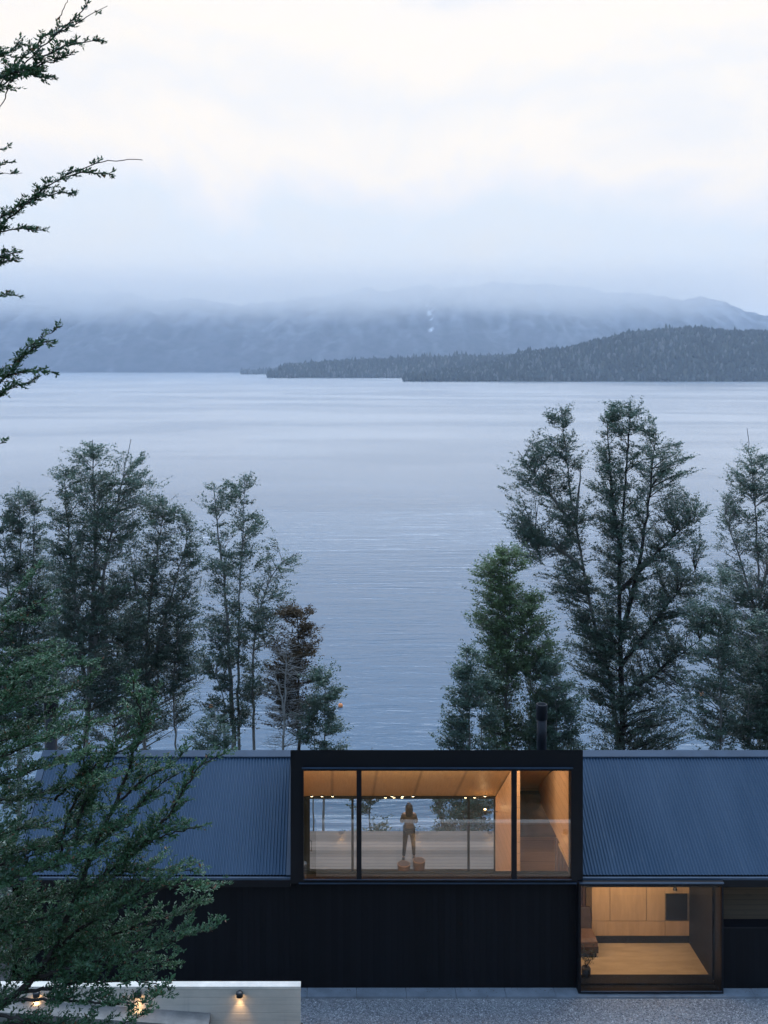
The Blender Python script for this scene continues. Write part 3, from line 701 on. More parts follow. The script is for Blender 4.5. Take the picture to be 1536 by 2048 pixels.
# potted twig plant
pp = thing('potted_plant', 'small dark potted plant with thin twigs inside the picture window', 'plant', at(1172, 1957, 24.75) * [1, 1, 0] + [0, 0, .1])
c = at(1172, 1957, 24.75); c[2] = .1
g = MB(); g.lathe(c, [(.0, 0), (.07, 0), (.11, .10), (.115, .22), (.09, .26), (.08, .26), (.0, .25)], 18); g.build('pot', M['black'], pp)
g = MB(); tips = []
for k in range(11):
    a = k * 2.4; L = .30 + .04 * (k % 4); d = np.array([math.cos(a) * .45 + .1, math.sin(a) * .3, 1.0]); d /= np.linalg.norm(d)
    p = c + [0, 0, .25]; P = [p, p + d * L * .5 + [0.02, 0, 0], p + d * L * 1.3 + [math.cos(a) * .05, 0, 0]]
    g.tube(P, [.006, .004, .002], 5); tips += [P[1], P[2], (P[1] + P[2]) / 2]
g.build('stem', M['bark_dark'], pp)
tips = np.array(tips); N = 260; b = tips[RS.randint(0, len(tips), N)] + RS.normal(0, .03, (N, 3)); d = RS.normal(0, 1, (N, 3)); d /= np.linalg.norm(d, axis=1)[:, None]
s = np.cross(d, RS.normal(0, 1, (N, 3))); s /= np.linalg.norm(s, axis=1)[:, None]
g = MB(); g.blades(b, b + d * .045, s * .010); g.build('foliage', foliage_mat('pot_leaf', (.015, .03, .015), (.04, .06, .03)), pp, attr=np.repeat(RS.rand(N), 4))
# inner ledge below picture window
g = MB(); g.box((PWX0 + .062, 24.44, .10), (PWX1 - .1, 24.80, .135)); g.build('window_ledge', M['frame'], house)
# baskets on the floor by the doors
bm_ = boards('woven_basket', (.05, .028, .02), (.10, .058, .038), 'Z', .025, .5, .8, .8, .006)
rim_ = mat('basket_rim', (.20, .11, .055), .8)
for px, top, w, lab in ((807.5, 1727, .21, 'shorter woven basket with flared rim by the glazed doors'), (838, 1720, .20, 'taller dark woven basket by the glazed doors, right of the shorter one')):
    c = at(px, top, 29.45); H = c[2] - .1; c[2] = .1
    t = thing('basket', lab, 'basket', tuple(c), 'baskets by the glazed doors')
    g = MB(); g.lathe(c, [(0, 0), (w * .74, 0), (w * .80, H * .5), (w * .9, H * .93), (w * .86, H), (w * .5, H * .985), (0, H * .97)], 24); g.build('body', bm_, t)
    g = MB(); th = np.linspace(0, 2 * np.pi, 25); g.tube(np.stack([c[0] + w * .87 * np.cos(th), c[1] + w * .87 * np.sin(th), np.full(25, c[2] + H - .01)], -1), [.014] * 25, 8, False); g.build('rim', rim_, t)
# sconce on the side wall
c = at(970, 1619, 29.3)
t = thing('wall_sconce', 'small black uplight sconce glowing beside the right end of the glazed doors', 'lamp', tuple(c))
g = MB(); g.cyl(c, c + [0, 0, -.14], .045); g.cyl(c + [0, 0, -.07], (4.92, c[1], c[2] - .07), .012, n=8); g.build('body', M['lamp_black'], t)
g = MB(); g.lathe(c, [(.03, 0), (.024, .02), (0, .028)], 14); g.build('bulb', M['bulb'], t)
l = bpy.data.lights.new('sconce_glow', 'POINT'); l.energy = 3.0; l.color = (1, .6, .28); l.shadow_soft_size = .04
o = bpy.data.objects.new('sconce_glow', l); COL.objects.link(o); o.location = tuple(c + [0, 0, .08])
# bench, hood and easel like frame behind the right part of the dormer window
t = thing('chimney_breast', 'dark brown tapering chimney hood behind the right pane of the dormer window', 'fireplace', (5.5, 28.6, .1))
g = MB(); z0, z1 = Z_(1672, 28.6), Z_(1590, 28.6)
a0, a1, b0, b1 = X_(1022, 28.6), X_(1112, 28.6), X_(1022, 28.6), X_(1098, 28.6)
g.add([(a0, 28.55, z0), (a1, 28.55, z0), (a1, 28.89, z0), (a0, 28.89, z0), (b0, 28.65, z1), (b1, 28.65, z1), (b1, 28.89, z1), (b0, 28.89, z1)], [(0,3,2,1),(4,5,6,7),(0,1,5,4),(1,2,6,5),(2,3,7,6),(3,0,4,7)])
g.build('hood', mat('dark_copper_brown', (.075, .040, .028), .6, 0, .4, .2, 5), t)
g = MB(); g.cyl((5.35, 28.78, z1 - .02), (5.35, 28.78, 3.5), .09); g.build('flue', M['black'], t)
t = thing('bench', 'low brown timber bench under the chimney hood', 'bench', (5.7, 28.2, .1))
g = MB(); g.box((5.05, 28.0, .40), (6.3, 28.5, .47)); g.build('seat', drk, t)
for x_c in (5.10, 6.18): g = MB(); g.box((x_c, 28.03, .1), (x_c + .08, 28.47, .399)); g.build('leg', drk, t)
t = thing('stair_rail', 'thin black slanting handrail behind the right pane of the dormer window', 'handrail', (6.4, 27.5, .1))
P0, P1 = at(1113, 1692, 27.6), at(1137, 1730, 27.2)
g = MB(); g.tube([P0, P1], [.022, .022], 8); g.build('rail', M['black'], t)
for f_ in (.05, .5, .95): p = P0 + (P1 - P0) * f_; g = MB(); g.cyl(p, (p[0], p[1], .1), .012, n=8); g.build('baluster', M['black'], t)

# terrace behind the glazed doors
g = MB(); g.box((-3.0, GY + .26, -.1), (9.0, 32.5, .1)); o = g.build('terrace', M['deck']); o['kind'] = 'structure'; o['label'] = 'timber terrace deck on the lake side of the house'

# chimneys
def flue(px, Y, r, top, z0, lab, band=False):
    c = at(px, top, Y)
    t = thing('chimney_flue', lab, 'chimney', (c[0], c[1], z0), 'black metal chimney flues')
    g = MB(); g.cyl((c[0], Y, z0), (c[0], Y, c[2] - .35), r * .86, n=24); g.build('pipe', M['frame'], t)
    g = MB(); g.lathe((c[0], Y, c[2]), [(r * .9, -.42), (r, -.40), (r, -.02), (r * .96, 0), (r * .8, 0), (r * .8, -.1), (0, -.1)], 24); g.build('cowl', M['frame'], t)
    if band: g = MB(); g.lathe((c[0], Y, Z_(1459, Y)), [(r * .87, -.02), (r * .9, -.015), (r * .9, .015), (r * .87, .02)], 24); g.build('band', mat('bright_steel_band', (.5, .52, .55), .3, 1), t)
flue(1083.5, 27.6, .155, 1408, 4.4, 'short round black chimney flue rising behind the lit dormer')
flue(102, 27.7, .20, 1396, 0.0, 'round black chimney flue with a pale band at the left gable, half hidden by leaves', True)

# ---------------------------------------------------------------- retaining walls and wall lamps
LW = 21.5; LT = Z_(1973, LW)
t = thing('retaining_wall', 'board marked concrete retaining wall with pale coping at the lower left', 'wall', (-6, LW, 0))
g = MB(); g.box((-14, LW, .6), (X_(601, LW), LW + .18, LT - .06)); g.build('wall_face', M['concrete'], t)
g = MB(); g.box((-14, LW - .004, LT - .058), (X_(601, LW) + .003, LW + .184, LT)); g.build('coping', M['cap'], t)
g = MB()
a = at(240, 2030, LW - .45); b = at(350, 2044, LW - .45)
g.add([(-9, LW - .45, a[2] + .2), (b[0] + .7, LW - .45, b[2] - .1), (b[0] + .7, LW - .002, b[2] - .1), (-9, LW - .002, a[2] + .2), (-9, LW - .45, .9), (b[0] + .7, LW - .45, .9), (b[0] + .7, LW - .002, .9), (-9, LW - .002, .9)], [(0,1,2,3),(7,6,5,4),(0,4,5,1),(1,5,6,2),(2,6,7,3),(3,7,4,0)])
o = g.build('stair_kerb', mat('stair_concrete', (.20, .19, .175), .8, 0, .3, .2, 3)); tag(o, 'sloping concrete stair kerb at the foot of the left retaining wall', 'stair kerb')
FW = 19.5; FT = 2.06
t = thing('retaining_wall', 'board marked concrete retaining wall facing the house, seen mirrored in the dormer glass', 'wall', (6, FW, 0))
g = MB(); g.box((-.4, FW - .1, -.2), (16, FW + .1, FT - .06)); g.build('wall_face', M['concrete'], t)
g = MB(); g.box((-.404, FW - .104, FT - .058), (16, FW + .104, FT)); g.build('coping', M['cap'], t)
def wall_lamp(x, y, z, face, lab):
    t = thing('wall_lamp', lab, 'wall lamp', (x, y, z), 'small black downlights along the concrete walls')
    s = -face
    g = MB(); g.lathe((x, y + face * .085, z), [(0, .075), (.055, .073), (.072, .055), (.075, -.03), (.066, -.035)], 20); g.build('shade', M['lamp_black'], t)
    g = MB(); g.box((x - .03, y + face * .002, z - .02), (x + .03, y + face * .04, z + .05)); g.build('bracket', M['lamp_black'], t)
    g = MB(); g.lathe((x, y + face * .085, z), [(.06, -.022), (.05, -.032), (0, -.036)], 16); g.build('bulb', M['bulb'], t)
    l = bpy.data.lights.new('wall_lamp_glow', 'SPOT'); l.energy = 13; l.color = (1, .62, .30); l.spot_size = math.radians(78); l.spot_blend = 1.0; l.shadow_soft_size = .03
    o = bpy.data.objects.new('wall_lamp_glow', l); COL.objects.link(o); o.parent = t; o.location = (0, face * .085, -.05)
zl = Z_(1985, LW)
for px, lab in ((480, 'black wall lamp on the left retaining wall, fully in view right of the foliage'), (278, 'black wall lamp on the left retaining wall, at the edge of the foliage'), (75, 'black wall lamp on the left retaining wall, nearest the left edge behind leaves')):
    wall_lamp(X_(px, LW), LW, zl, -1, lab)
for px, lab in ((682, 'leftmost wall lamp mirrored in the dormer glass'), (831, 'wall lamp mirrored beside the standing person in the dormer glass'), (977, 'wall lamp mirrored near the right end of the glazed doors'), (1127, 'rightmost wall lamp mirrored in the narrow right pane of the dormer')):
    wall_lamp(X_(px, 29.0), FW + .1, 1.82, 1, lab)

# ---------------------------------------------------------------- person on the terrace
def skin(name, V, E, R, m, parent, sub=2, root=0):
    me = bpy.data.meshes.new(name); me.from_pydata([tuple(v) for v in V], E, []); me.materials.append(m)
    o = bpy.data.objects.new(name, me); COL.objects.link(o); o.parent = parent
    o.modifiers.new('skin', 'SKIN'); 
    for i, r in enumerate(R):
        sv = me.skin_vertices[0].data[i]; sv.radius = r if isinstance(r, tuple) else (r, r); sv.use_root = (i == root)
    s = o.modifiers.new('sub', 'SUBSURF'); s.levels = sub; s.render_levels = sub
    return o
pc = np.array([X_(818, 30.6), 30.6, .1])
per = thing('person', 'person with long dark hair seen from behind, arms folded, brown jumper and dark trousers', 'person', tuple(pc))
skinm = mat('skin', (.42, .24, .17), .5); hairm = mat('dark_hair', (.018, .012, .010), .45, 0, .4, .3, 30, .4, 60, .01, (8, 8, 1))
jm = mat('brown_jumper', (.10, .07, .055), .9, 0, .2, .15, 12, .4, 90, .004); tm = mat('dark_trousers', (.003, .008, .014), .8, 0, .2, .15, 10, .3, 60, .003); sm = mat('brown_shoes', (.05, .03, .02), .5)
# local coordinates: x right, y forward (to the lake), z up
LH, RH = (-.095, 0, .92), (.095, 0, .92)
LK, RK = (-.125, .03, .50), (.135, .02, .50); LA, RA = (-.165, -.01, .09), (.160, .05, .09)
body = [(0, 0, .98), (0, .01, 1.12), (0, .01, 1.30), (0, 0, 1.42), (0, .0, 1.50), (0, .02, 1.585), (0, .03, 1.67),
        LH, LK, LA, (-.175, .11, .05), RH, RK, RA, (.18, .17, .05),
        (-.17, 0, 1.40), (-.245, .05, 1.16), (-.10, .22, 1.17), (.02, .25, 1.20), (.17, 0, 1.40), (.25, .05, 1.15), (.10, .23, 1.14), (-.02, .27, 1.15)]
be = [(0, 1), (1, 2), (2, 3), (3, 4), (4, 5), (5, 6), (0, 7), (7, 8), (8, 9), (9, 10), (0, 11), (11, 12), (12, 13), (13, 14), (3, 15), (15, 16), (16, 17), (17, 18), (3, 19), (19, 20), (20, 21), (21, 22)]
br = [(.13, .10), (.115, .09), (.13, .10), (.12, .085), .052, (.075, .088), (.072, .085), .085, .055, .036, .030, .085, .055, .036, .030, .058, .042, .034, .028, .058, .042, .034, .028]
skin('body', body, be, br, skinm, per)
jv = [(0, 0, .93), (0, .01, 1.10), (0, .01, 1.30), (0, 0, 1.41), (0, 0, 1.465), (-.165, 0, 1.375), (-.235, .05, 1.15), (-.11, .20, 1.16), (.165, 0, 1.375), (.24, .05, 1.14), (.11, .21, 1.14)]
skin('jumper', jv, [(0, 1), (1, 2), (2, 3), (3, 4), (3, 5), (5, 6), (6, 7), (3, 8), (8, 9), (9, 10)], [(.168, .13), (.155, .12), (.182, .13), (.175, .12), .07, .08, .064, .05, .08, .064, .05], jm, per)
skin('trousers', [(0, 0, .97), LH, LK, (-.162, -.008, .12), RH, RK, (.158, .045, .12)], [(0, 1), (1, 2), (2, 3), (0, 4), (4, 5), (5, 6)], [(.155, .12), .105, .070, .050, .105, .070, .050], tm, per)
for s_, a in ((-1, LA), (1, RA)):
    x = a[0]; y = a[1]; g = MB()
    V = []; prof = [(-.05, .030, .085), (0.0, .040, .095), (.06, .045, .07), (.13, .044, .045), (.18, .025, .028)]
    for yy, hw, hh in prof: V += [(x - hw, y + yy, 0), (x + hw, y + yy, 0), (x + hw * .8, y + yy, hh), (x - hw * .8, y + yy, hh)]
    f = [(0, 1, 2, 3), (19, 18, 17, 16)]
    for i in range(4):
        for j in range(4): f.append((i * 4 + j, i * 4 + 4 + j, i * 4 + 4 + (j + 1) % 4, i * 4 + (j + 1) % 4))
    g.add(np.array(V) + pc, f, True); g.build('shoe', sm, per)
skin('hair', [(0, .01, 1.73), (0, -.03, 1.66), (0, -.07, 1.54), (0, -.095, 1.42), (0, -.10, 1.34)], [(0, 1), (1, 2), (2, 3), (3, 4)], [(.085, .09), (.125, .11), (.13, .08), (.12, .06), (.07, .03)], hairm, per)
skin('fringe', [(-.07, .03, 1.68), (0, .045, 1.72), (.07, .03, 1.68)], [(0, 1), (1, 2)], [.03, .055, .03], hairm, per)
for s_ in (-1, 1):
    fg = MB(); fg.lathe(pc + [s_ * .028, .105, 1.615], [(0, .010), (.012, .004), (.012, -.004), (0, -.010)], 10); fg.build('eye', mat('eye', (.03, .02, .02), .3), per)
fg = MB(); fg.tube([pc + [0, .10, 1.62], pc + [0, .125, 1.59], pc + [0, .108, 1.575]], [.007, .012, .008], 8); fg.build('nose', skinm, per)
fg = MB(); fg.tube([pc + [-.022, .10, 1.545], pc + [0, .112, 1.543], pc + [.022, .10, 1.545]], [.004, .007, .004], 8); fg.build('mouth', mat('lips', (.30, .10, .09), .5), per)
def fingers(base, dx, name):
    g = MB(); base = np.array(base) + pc
    for k, L in enumerate((.062, .072, .068, .055)):
        p = base + [0, .012, .027 - k * .018]; g.tube([p, p + [dx * L * .5, .010, -.004], p + [dx * L * .85, -.008, -.008], p + [dx * L, -.028, -.010]], [.009, .0085, .0075, .006], 7)
    p = base + [0, -.005, .035]; g.tube([p - [dx * .03, 0, 0], p + [dx * .01, -.005, .018], p + [dx * .04, -.012, .022]], [.011, .010, .008], 7)
    g.build(name, skinm, per)
fingers((.03, .25, 1.20), 1, 'fingers'); fingers((-.03, .27, 1.15), -1, 'fingers')

# mooring buoys
om = mat('orange_buoy', (.85, .28, .08), .45)
for px, py, lab in ((422, 1413, 'small orange mooring buoy floating between the left trees'), (681, 1411, 'small orange mooring buoy on open water right of the rust coloured tree'), (1403, 1388, 'small orange mooring buoy glimpsed through the right hand trees')):
    Y = (HC - LAKE - .2) * F / (py - PY0); c = at(px, py, Y)
    t = thing('mooring_buoy', lab, 'buoy', tuple(c), 'orange mooring buoys')
    g = MB(); th = np.linspace(-1.2, 1.35, 9); g.lathe(c, [(.30 * math.cos(a), .30 * math.sin(a)) for a in th], 18); g.build('float', om, t)
    g = MB(); g.cyl(c + [0, 0, .27], c + [0, 0, .42], .03); g.build('shackle', M['black'], t)

# ---------------------------------------------------------------- trees on the slope behind the house
def norm(a): return a / (np.linalg.norm(a, axis=-1, keepdims=True) + 1e-9)
LEAF = {
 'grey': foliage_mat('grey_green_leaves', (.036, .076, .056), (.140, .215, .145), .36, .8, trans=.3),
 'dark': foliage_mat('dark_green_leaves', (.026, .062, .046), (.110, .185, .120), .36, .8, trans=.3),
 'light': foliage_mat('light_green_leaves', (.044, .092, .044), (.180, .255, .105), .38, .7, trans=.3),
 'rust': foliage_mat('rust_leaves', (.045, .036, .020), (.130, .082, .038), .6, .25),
}
def tree(name, label, Y, stems, crown, dens=5.0, s=.60, leaf='grey', bark=None, leaf_len=.110, per_twig=21, seed=1, bare=0.0, r0=.17, depth=.9, thin=1.0, group='trees on the slope between house and lake', tipup=.35, lightup=.0):
    rs = np.random.RandomState(seed)
    bark = bark or M['bark']
    b0 = at(stems[0][0][0], stems[0][0][1], Y); gz = float(ground_z(np.array([b0[0]]), np.array([Y]))[0]) - .3
    if gz > b0[2] - .3: gz = b0[2] - 1.0
    crown = [(c_[0] + 14, c_[1], c_[2]) for c_ in crown]
    root = thing(name, label, 'tree', (b0[0], Y, gz), group)
    tk = MB(); SP = []
    for si, st in enumerate(stems):
        yo = 0 if si == 0 else rs.uniform(-.6, .6)
        P = [at(p[0], p[1], Y + yo * min(1, k / 2)) for k, p in enumerate(st)]
        if si == 0 or st[0][1] > 1440: P = [np.array([P[0][0] + rs.uniform(-.2, .2), Y, gz])] + P
        P = np.array(P); d = np.concatenate([[0], np.cumsum(np.linalg.norm(np.diff(P, axis=0), axis=1))])
        t = np.linspace(0, d[-1], max(8, int(d[-1] / .5))); Q = np.stack([np.interp(t, d, P[:, k]) for k in range(3)], -1)
        for _ in range(2): Q[1:-1] = (Q[:-2] + Q[1:-1] * 2 + Q[2:]) / 4
        Q[1:-1] += rs.normal(0, .025, Q[1:-1].shape)
        rr = .8 * (r0 if si == 0 else r0 * .62) * (1 - .93 * (t / d[-1]) ** 1.05) + .008
        tk.tube(Q, rr, 8); SP.append(Q[len(Q) // 6:])
    SP = np.concatenate(SP)
    cy_ = np.array([c[0] for c in crown], float); cl = np.array([c[1] for c in crown], float); cr = np.array([c[2] for c in crown], float)
    yy = np.linspace(cy_[0], cy_[-1], 200); wd = np.interp(yy, cy_, cr - cl); areaM = float(((wd[1:]+wd[:-1])/2*np.diff(yy)).sum()) * (Y / F) ** 2
    n = int(areaM * dens * 1.6); cdf = np.cumsum(wd); cdf /= cdf[-1]
    ty = np.interp(rs.rand(n), cdf, yy); l = np.interp(ty, cy_, cl); r = np.interp(ty, cy_, cr)
    c = (l + r) / 2; hw = (r - l) / 2; u = rs.uniform(-1, 1, n) * rs.uniform(.8, 1.03, n)
    # layered clumping: leave gaps by rejecting where a noise is low
    keep = fbm((c + u * hw) / 34 + seed * 3, ty / 20 + seed, seed, 3) > .33 * thin
    ty, c, hw, u = ty[keep], c[keep], hw[keep], u[keep]; n = len(ty)
    tx = c + u * hw; dpt = rs.uniform(-1, 1, n) * np.sqrt(np.clip(1 - u * u, .05, 1)) * np.minimum(hw * Y / F, 3.2) * depth
    T = np.stack([(tx - PX0) / F * (Y + dpt * 0) , Y + dpt, HC - (ty - PY0) / F * Y], -1)
    T[:, 2] += -(dpt) * .0
    base = []; dirs = []; lens = []; tin = []; wmul = []
    for k in range(n):
        D = np.linalg.norm(SP - T[k], axis=1); j = np.argmin(D); dd = D[j]
        tgt = T[k] - [0, 0, .55 * dd]; j = np.argmin(np.linalg.norm(SP - tgt, axis=1)); S = SP[j]
        v = T[k] - S; L = np.linalg.norm(v) + .01
        mid = S + v * .5 + np.array([0, 0, .06 * L]) + rs.normal(0, .05 * L, 3)
        q = np.linspace(0, 1, 6)[:, None]; B = (1 - q) ** 2 * S + 2 * q * (1 - q) * mid + q * q * T[k]
        tk.tube(B, (.010 + .009 * L) * (1 - .85 * q[:, 0]), 4, False)
        hdir = v * [1, 1, 0]; hdir = hdir / (np.linalg.norm(hdir) + .2) + rs.normal(0, .35, 3) * [1, 1, 0]
        m = rs.randint(7, 11); ss = s * rs.uniform(.8, 1.9)
        for w in range(m):
            p = B[rs.randint(2, 6)] + rs.normal(0, .09, 3)
            d_ = hdir + rs.normal(0, .55, 3) * [1, 1, .25] + [0, 0, tipup]; d_ /= np.linalg.norm(d_) + 1e-6
            base.append(p); dirs.append(d_); lens.append(ss * rs.uniform(.5, 1.0)); tin.append(0); 
            if bare and rs.rand() < bare: lens[-1] = -lens[-1]
    base = np.array(base); dirs = np.array(dirs); lens = np.array(lens)
    br = lens < 0; al = np.abs(lens)
    sel = np.where(br | (rs.rand(len(al)) < .22))[0]
    for i in sel[:2500]: tk.tube([base[i], base[i] + dirs[i] * al[i] * .55 + [0, 0, .02], base[i] + dirs[i] * al[i] * 1.05 + [0, 0, .06]], [.009, .006, .003], 3, False)
    tk.build('trunk', bark, root)
    lf = ~br; base, dirs, al = base[lf], dirs[lf], al[lf]; nt = len(base)
    if nt == 0: return root
    q = rs.rand(nt, per_twig, 1); P = base[:, None] + dirs[:, None] * al[:, None, None] * q + np.array([0, 0, .10]) * (q ** 2) * al[:, None, None]
    P = P + rs.normal(0, .06, P.shape) * [1, 1, .4]
    Dl = norm(dirs[:, None] + rs.normal(0, .65, P.shape) * [1, 1, .5])
    Sd = norm(np.cross(Dl, np.array([0, 0, 1.0]) + rs.normal(0, .55, P.shape)))
    L = leaf_len * rs.uniform(.6, 1.25, (nt, per_twig, 1))
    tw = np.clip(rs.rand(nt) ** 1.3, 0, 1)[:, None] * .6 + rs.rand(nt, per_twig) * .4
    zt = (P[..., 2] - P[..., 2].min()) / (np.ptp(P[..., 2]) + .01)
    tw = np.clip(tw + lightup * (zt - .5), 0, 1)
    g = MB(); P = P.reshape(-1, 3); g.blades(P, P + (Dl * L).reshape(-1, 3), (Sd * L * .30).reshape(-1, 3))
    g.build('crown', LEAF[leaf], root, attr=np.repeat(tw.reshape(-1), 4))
    return root

tree('beech_tree', 'tall two stemmed beech at left with a pale leaning trunk and rounded top', 55,
     [[(172, 1490), (180, 1300), (190, 1130), (188, 1000), (185, 880)], [(176, 1420), (195, 1240), (214, 1110), (240, 980), (262, 878)], [(192, 1235), (230, 1196), (272, 1184)], [(186, 1290), (215, 1283), (250, 1292)], [(172, 1380), (150, 1200), (135, 1050), (128, 960)]],
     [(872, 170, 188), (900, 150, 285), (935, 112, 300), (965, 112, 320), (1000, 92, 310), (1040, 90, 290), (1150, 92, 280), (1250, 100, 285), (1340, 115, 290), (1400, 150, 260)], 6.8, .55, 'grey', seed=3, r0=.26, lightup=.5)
tree('beech_tree', 'dark leafy beech just right of the tall leaning beech, overlapping its crown', 58,
     [[(288, 1495), (290, 1350), (300, 1200), (318, 1080), (330, 1000)], [(290, 1380), (330, 1240), (360, 1130), (384, 1045)], [(352, 1496), (346, 1400), (350, 1300), (365, 1200)]],
     [(975, 258, 300), (1010, 258, 368), (1050, 255, 398), (1100, 250, 400), (1180, 250, 402), (1260, 248, 405), (1340, 240, 400), (1390, 240, 385), (1430, 255, 372)], 7, .6, 'dark', seed=4, lightup=.5)
tree('slender_tree', 'thin twiggy tree with half bare top at the far left edge', 62,
     [[(38, 1490), (40, 1300), (42, 1150), (38, 985)], [(40, 1350), (15, 1180), (5, 1050)], [(40, 1300), (66, 1150), (70, 1010)]],
     [(978, 10, 72), (1040, -10, 85), (1100, -30, 100), (1200, -40, 110), (1300, -40, 125), (1400, -40, 110), (1450, -30, 90)], 7.5, .55, 'dark', seed=5, bare=.12, lightup=.4)
tree('slender_tree', 'young pale trunked tree low beside the left gable', 44,
     [[(38, 1700), (38, 1620), (42, 1560), (40, 1500), (46, 1440)]], [(1440, 10, 90), (1490, -10, 80), (1540, 0, 75), (1600, 10, 66)], 3.5, .5, 'dark', seed=6, r0=.16, bark=M['bark_pale'])
tree('beech_tree', 'multi stemmed beech with two slim tops left of the rust coloured tree', 54,
     [[(468, 1492), (462, 1380), (455, 1250), (446, 1140), (432, 1040), (428, 965)], [(478, 1492), (476, 1350), (478, 1200), (486, 1060), (490, 950)], [(508, 1492), (505, 1360), (512, 1250), (530, 1180), (562, 1118), (598, 1106)], [(448, 1496), (452, 1400), (430, 1350)]],
     [(945, 474, 506), (965, 412, 510), (1000, 400, 522), (1050, 398, 548), (1085, 405, 548), (1110, 412, 604), (1150, 410, 600), (1185, 405, 580), (1250, 395, 560), (1330, 390, 545), (1400, 395, 540), (1440, 420, 520)], 5.0, .55, 'grey', seed=8, r0=.22, lightup=.4, thin=1.12)
tree('rust_tree', 'rust brown leaved tree behind a bare grey trunk, right of the multi stemmed beech', 52,
     [[(598, 1492), (596, 1400), (600, 1300), (592, 1215)]], [(1205, 572, 612), (1230, 550, 632), (1290, 530, 640), (1340, 535, 632), (1400, 545, 620), (1450, 540, 610)], 9, .5, 'rust', seed=9, lightup=.6, bark=M['bark_dark'])
tree('dead_tree', 'bare grey tree with drooping thin twigs in front of the rust coloured tree', 50,
     [[(566, 1494), (570, 1400), (574, 1300), (576, 1262)], [(570, 1440), (560, 1380), (548, 1340)]], [(1265, 560, 590), (1340, 545, 600), (1400, 530, 605), (1495, 525, 615)], 4, .75, 'grey', M['bark_pale'], seed=10, bare=1.0, r0=.12, tipup=.05)
tree('young_tree', 'small green tree with spreading tips right of the rust coloured tree', 50,
     [[(650, 1494), (650, 1420), (648, 1325)], [(628, 1494), (625, 1420), (622, 1380)]], [(1322, 636, 656), (1350, 620, 672), (1390, 600, 692), (1430, 600, 672), (1470, 598, 695), (1497, 595, 700)], 8, .5, 'grey', seed=11, r0=.09, lightup=.3)
tree('young_tree', 'small bushy tree low at the foot of the multi stemmed beech', 48,
     [[(432, 1496), (432, 1450), (430, 1420)]], [(1424, 400, 450), (1450, 390, 460), (1480, 385, 470), (1497, 380, 480)], 7, .45, 'grey', seed=12, r0=.06)
tree('young_tree', 'slim sapling standing just beyond the deck, seen through the dormer glass', 42,
     [[(742, 1740), (738, 1660), (742, 1580), (744, 1495)]], [(1487, 738, 752), (1560, 715, 760), (1610, 705, 768), (1650, 695, 775), (1690, 690, 775)], 8, .4, 'dark', seed=13, r0=.05)
tree('young_tree', 'bushy tree beyond the deck, right of the person in the dormer view', 46,
     [[(925, 1760), (930, 1680), (935, 1600)], [(900, 1720), (880, 1640), (872, 1610)]], [(1560, 860, 985), (1600, 862, 1000), (1640, 862, 1010), (1670, 880, 1010)], 8, .45, 'dark', seed=14, r0=.07)
tree('beech_tree', 'bright topped light green beech left of the big dark pair', 52,
     [[(1012, 1492), (1014, 1380), (1018, 1260), (1020, 1150), (1016, 1092)], [(1014, 1340), (1050, 1250), (1064, 1180)], [(1060, 1492), (1062, 1420), (1068, 1340)]],
     [(1085, 1000, 1030), (1110, 962, 1052), (1150, 945, 1066), (1220, 938, 1095), (1270, 935, 1115), (1330, 930, 1125), (1400, 960, 1140), (1450, 960, 1150), (1498, 960, 1160)], 10, .5, 'light', seed=15, r0=.15, lightup=.8)
tree('young_tree', 'young green tree with spreading twigs just behind the short dormer flue', 50,
     [[(1112, 1494), (1112, 1400), (1116, 1310)]], [(1290, 1105, 1128), (1340, 1085, 1145), (1400, 1070, 1158), (1450, 1065, 1165), (1498, 1060, 1170)], 8, .5, 'grey', seed=24, r0=.07, lightup=.3)
tree('young_tree', 'low spreading green tree at the left foot of the light green beech', 48,
     [[(940, 1494), (938, 1400), (932, 1300)], [(965, 1494), (960, 1420), (975, 1350)]], [(1288, 922, 940), (1320, 915, 965), (1360, 895, 985), (1400, 895, 990), (1450, 885, 995), (1480, 875, 1000), (1498, 900, 1000)], 9, .5, 'grey', seed=16, r0=.10, lightup=.3)
tree('beech_tree', 'tall open crowned beech with a thin leaning stem, left one of the big dark pair', 57,
     [[(1238, 1492), (1222, 1360), (1186, 1240), (1162, 1110), (1140, 980), (1122, 812)], [(1168, 1140), (1125, 1100), (1070, 1075)], [(1150, 1040), (1158, 980), (1162, 930)], [(1150, 1050), (1090, 980), (1035, 900)]],
     [(805, 1112, 1130), (840, 1080, 1142), (880, 1058, 1162), (930, 1012, 1172), (980, 1010, 1180), (1040, 1020, 1180), (1090, 1040, 1185), (1130, 1060, 1190), (1180, 1110, 1205), (1230, 1140, 1220), (1300, 1120, 1240), (1380, 1150, 1240)], 7.0, .58, 'grey', seed=17, r0=.2, thin=1.1)
tree('beech_tree', 'tallest dark beech with broad forked crown, right one of the big pair', 56,
     [[(1245, 1492), (1243, 1380), (1240, 1250), (1238, 1120), (1250, 980), (1262, 800)], [(1246, 1260), (1262, 1200), (1285, 1100), (1300, 980), (1312, 860)], [(1242, 1180), (1320, 1100), (1390, 1035)], [(1243, 1110), (1222, 980), (1215, 850)], [(1243, 1330), (1320, 1230), (1390, 1140)], [(1244, 1400), (1330, 1330), (1400, 1280)]],
     [(798, 1215, 1280), (830, 1205, 1325), (870, 1190, 1350), (920, 1185, 1385), (980, 1178, 1392), (1020, 1185, 1428), (1080, 1190, 1428), (1140, 1180, 1430), (1200, 1190, 1425), (1260, 1165, 1395), (1330, 1160, 1400), (1400, 1170, 1400), (1498, 1180, 1410)], 6.3, .62, 'grey', seed=18, r0=.27, thin=1.12, bark=M['bark_dark'], lightup=.2)
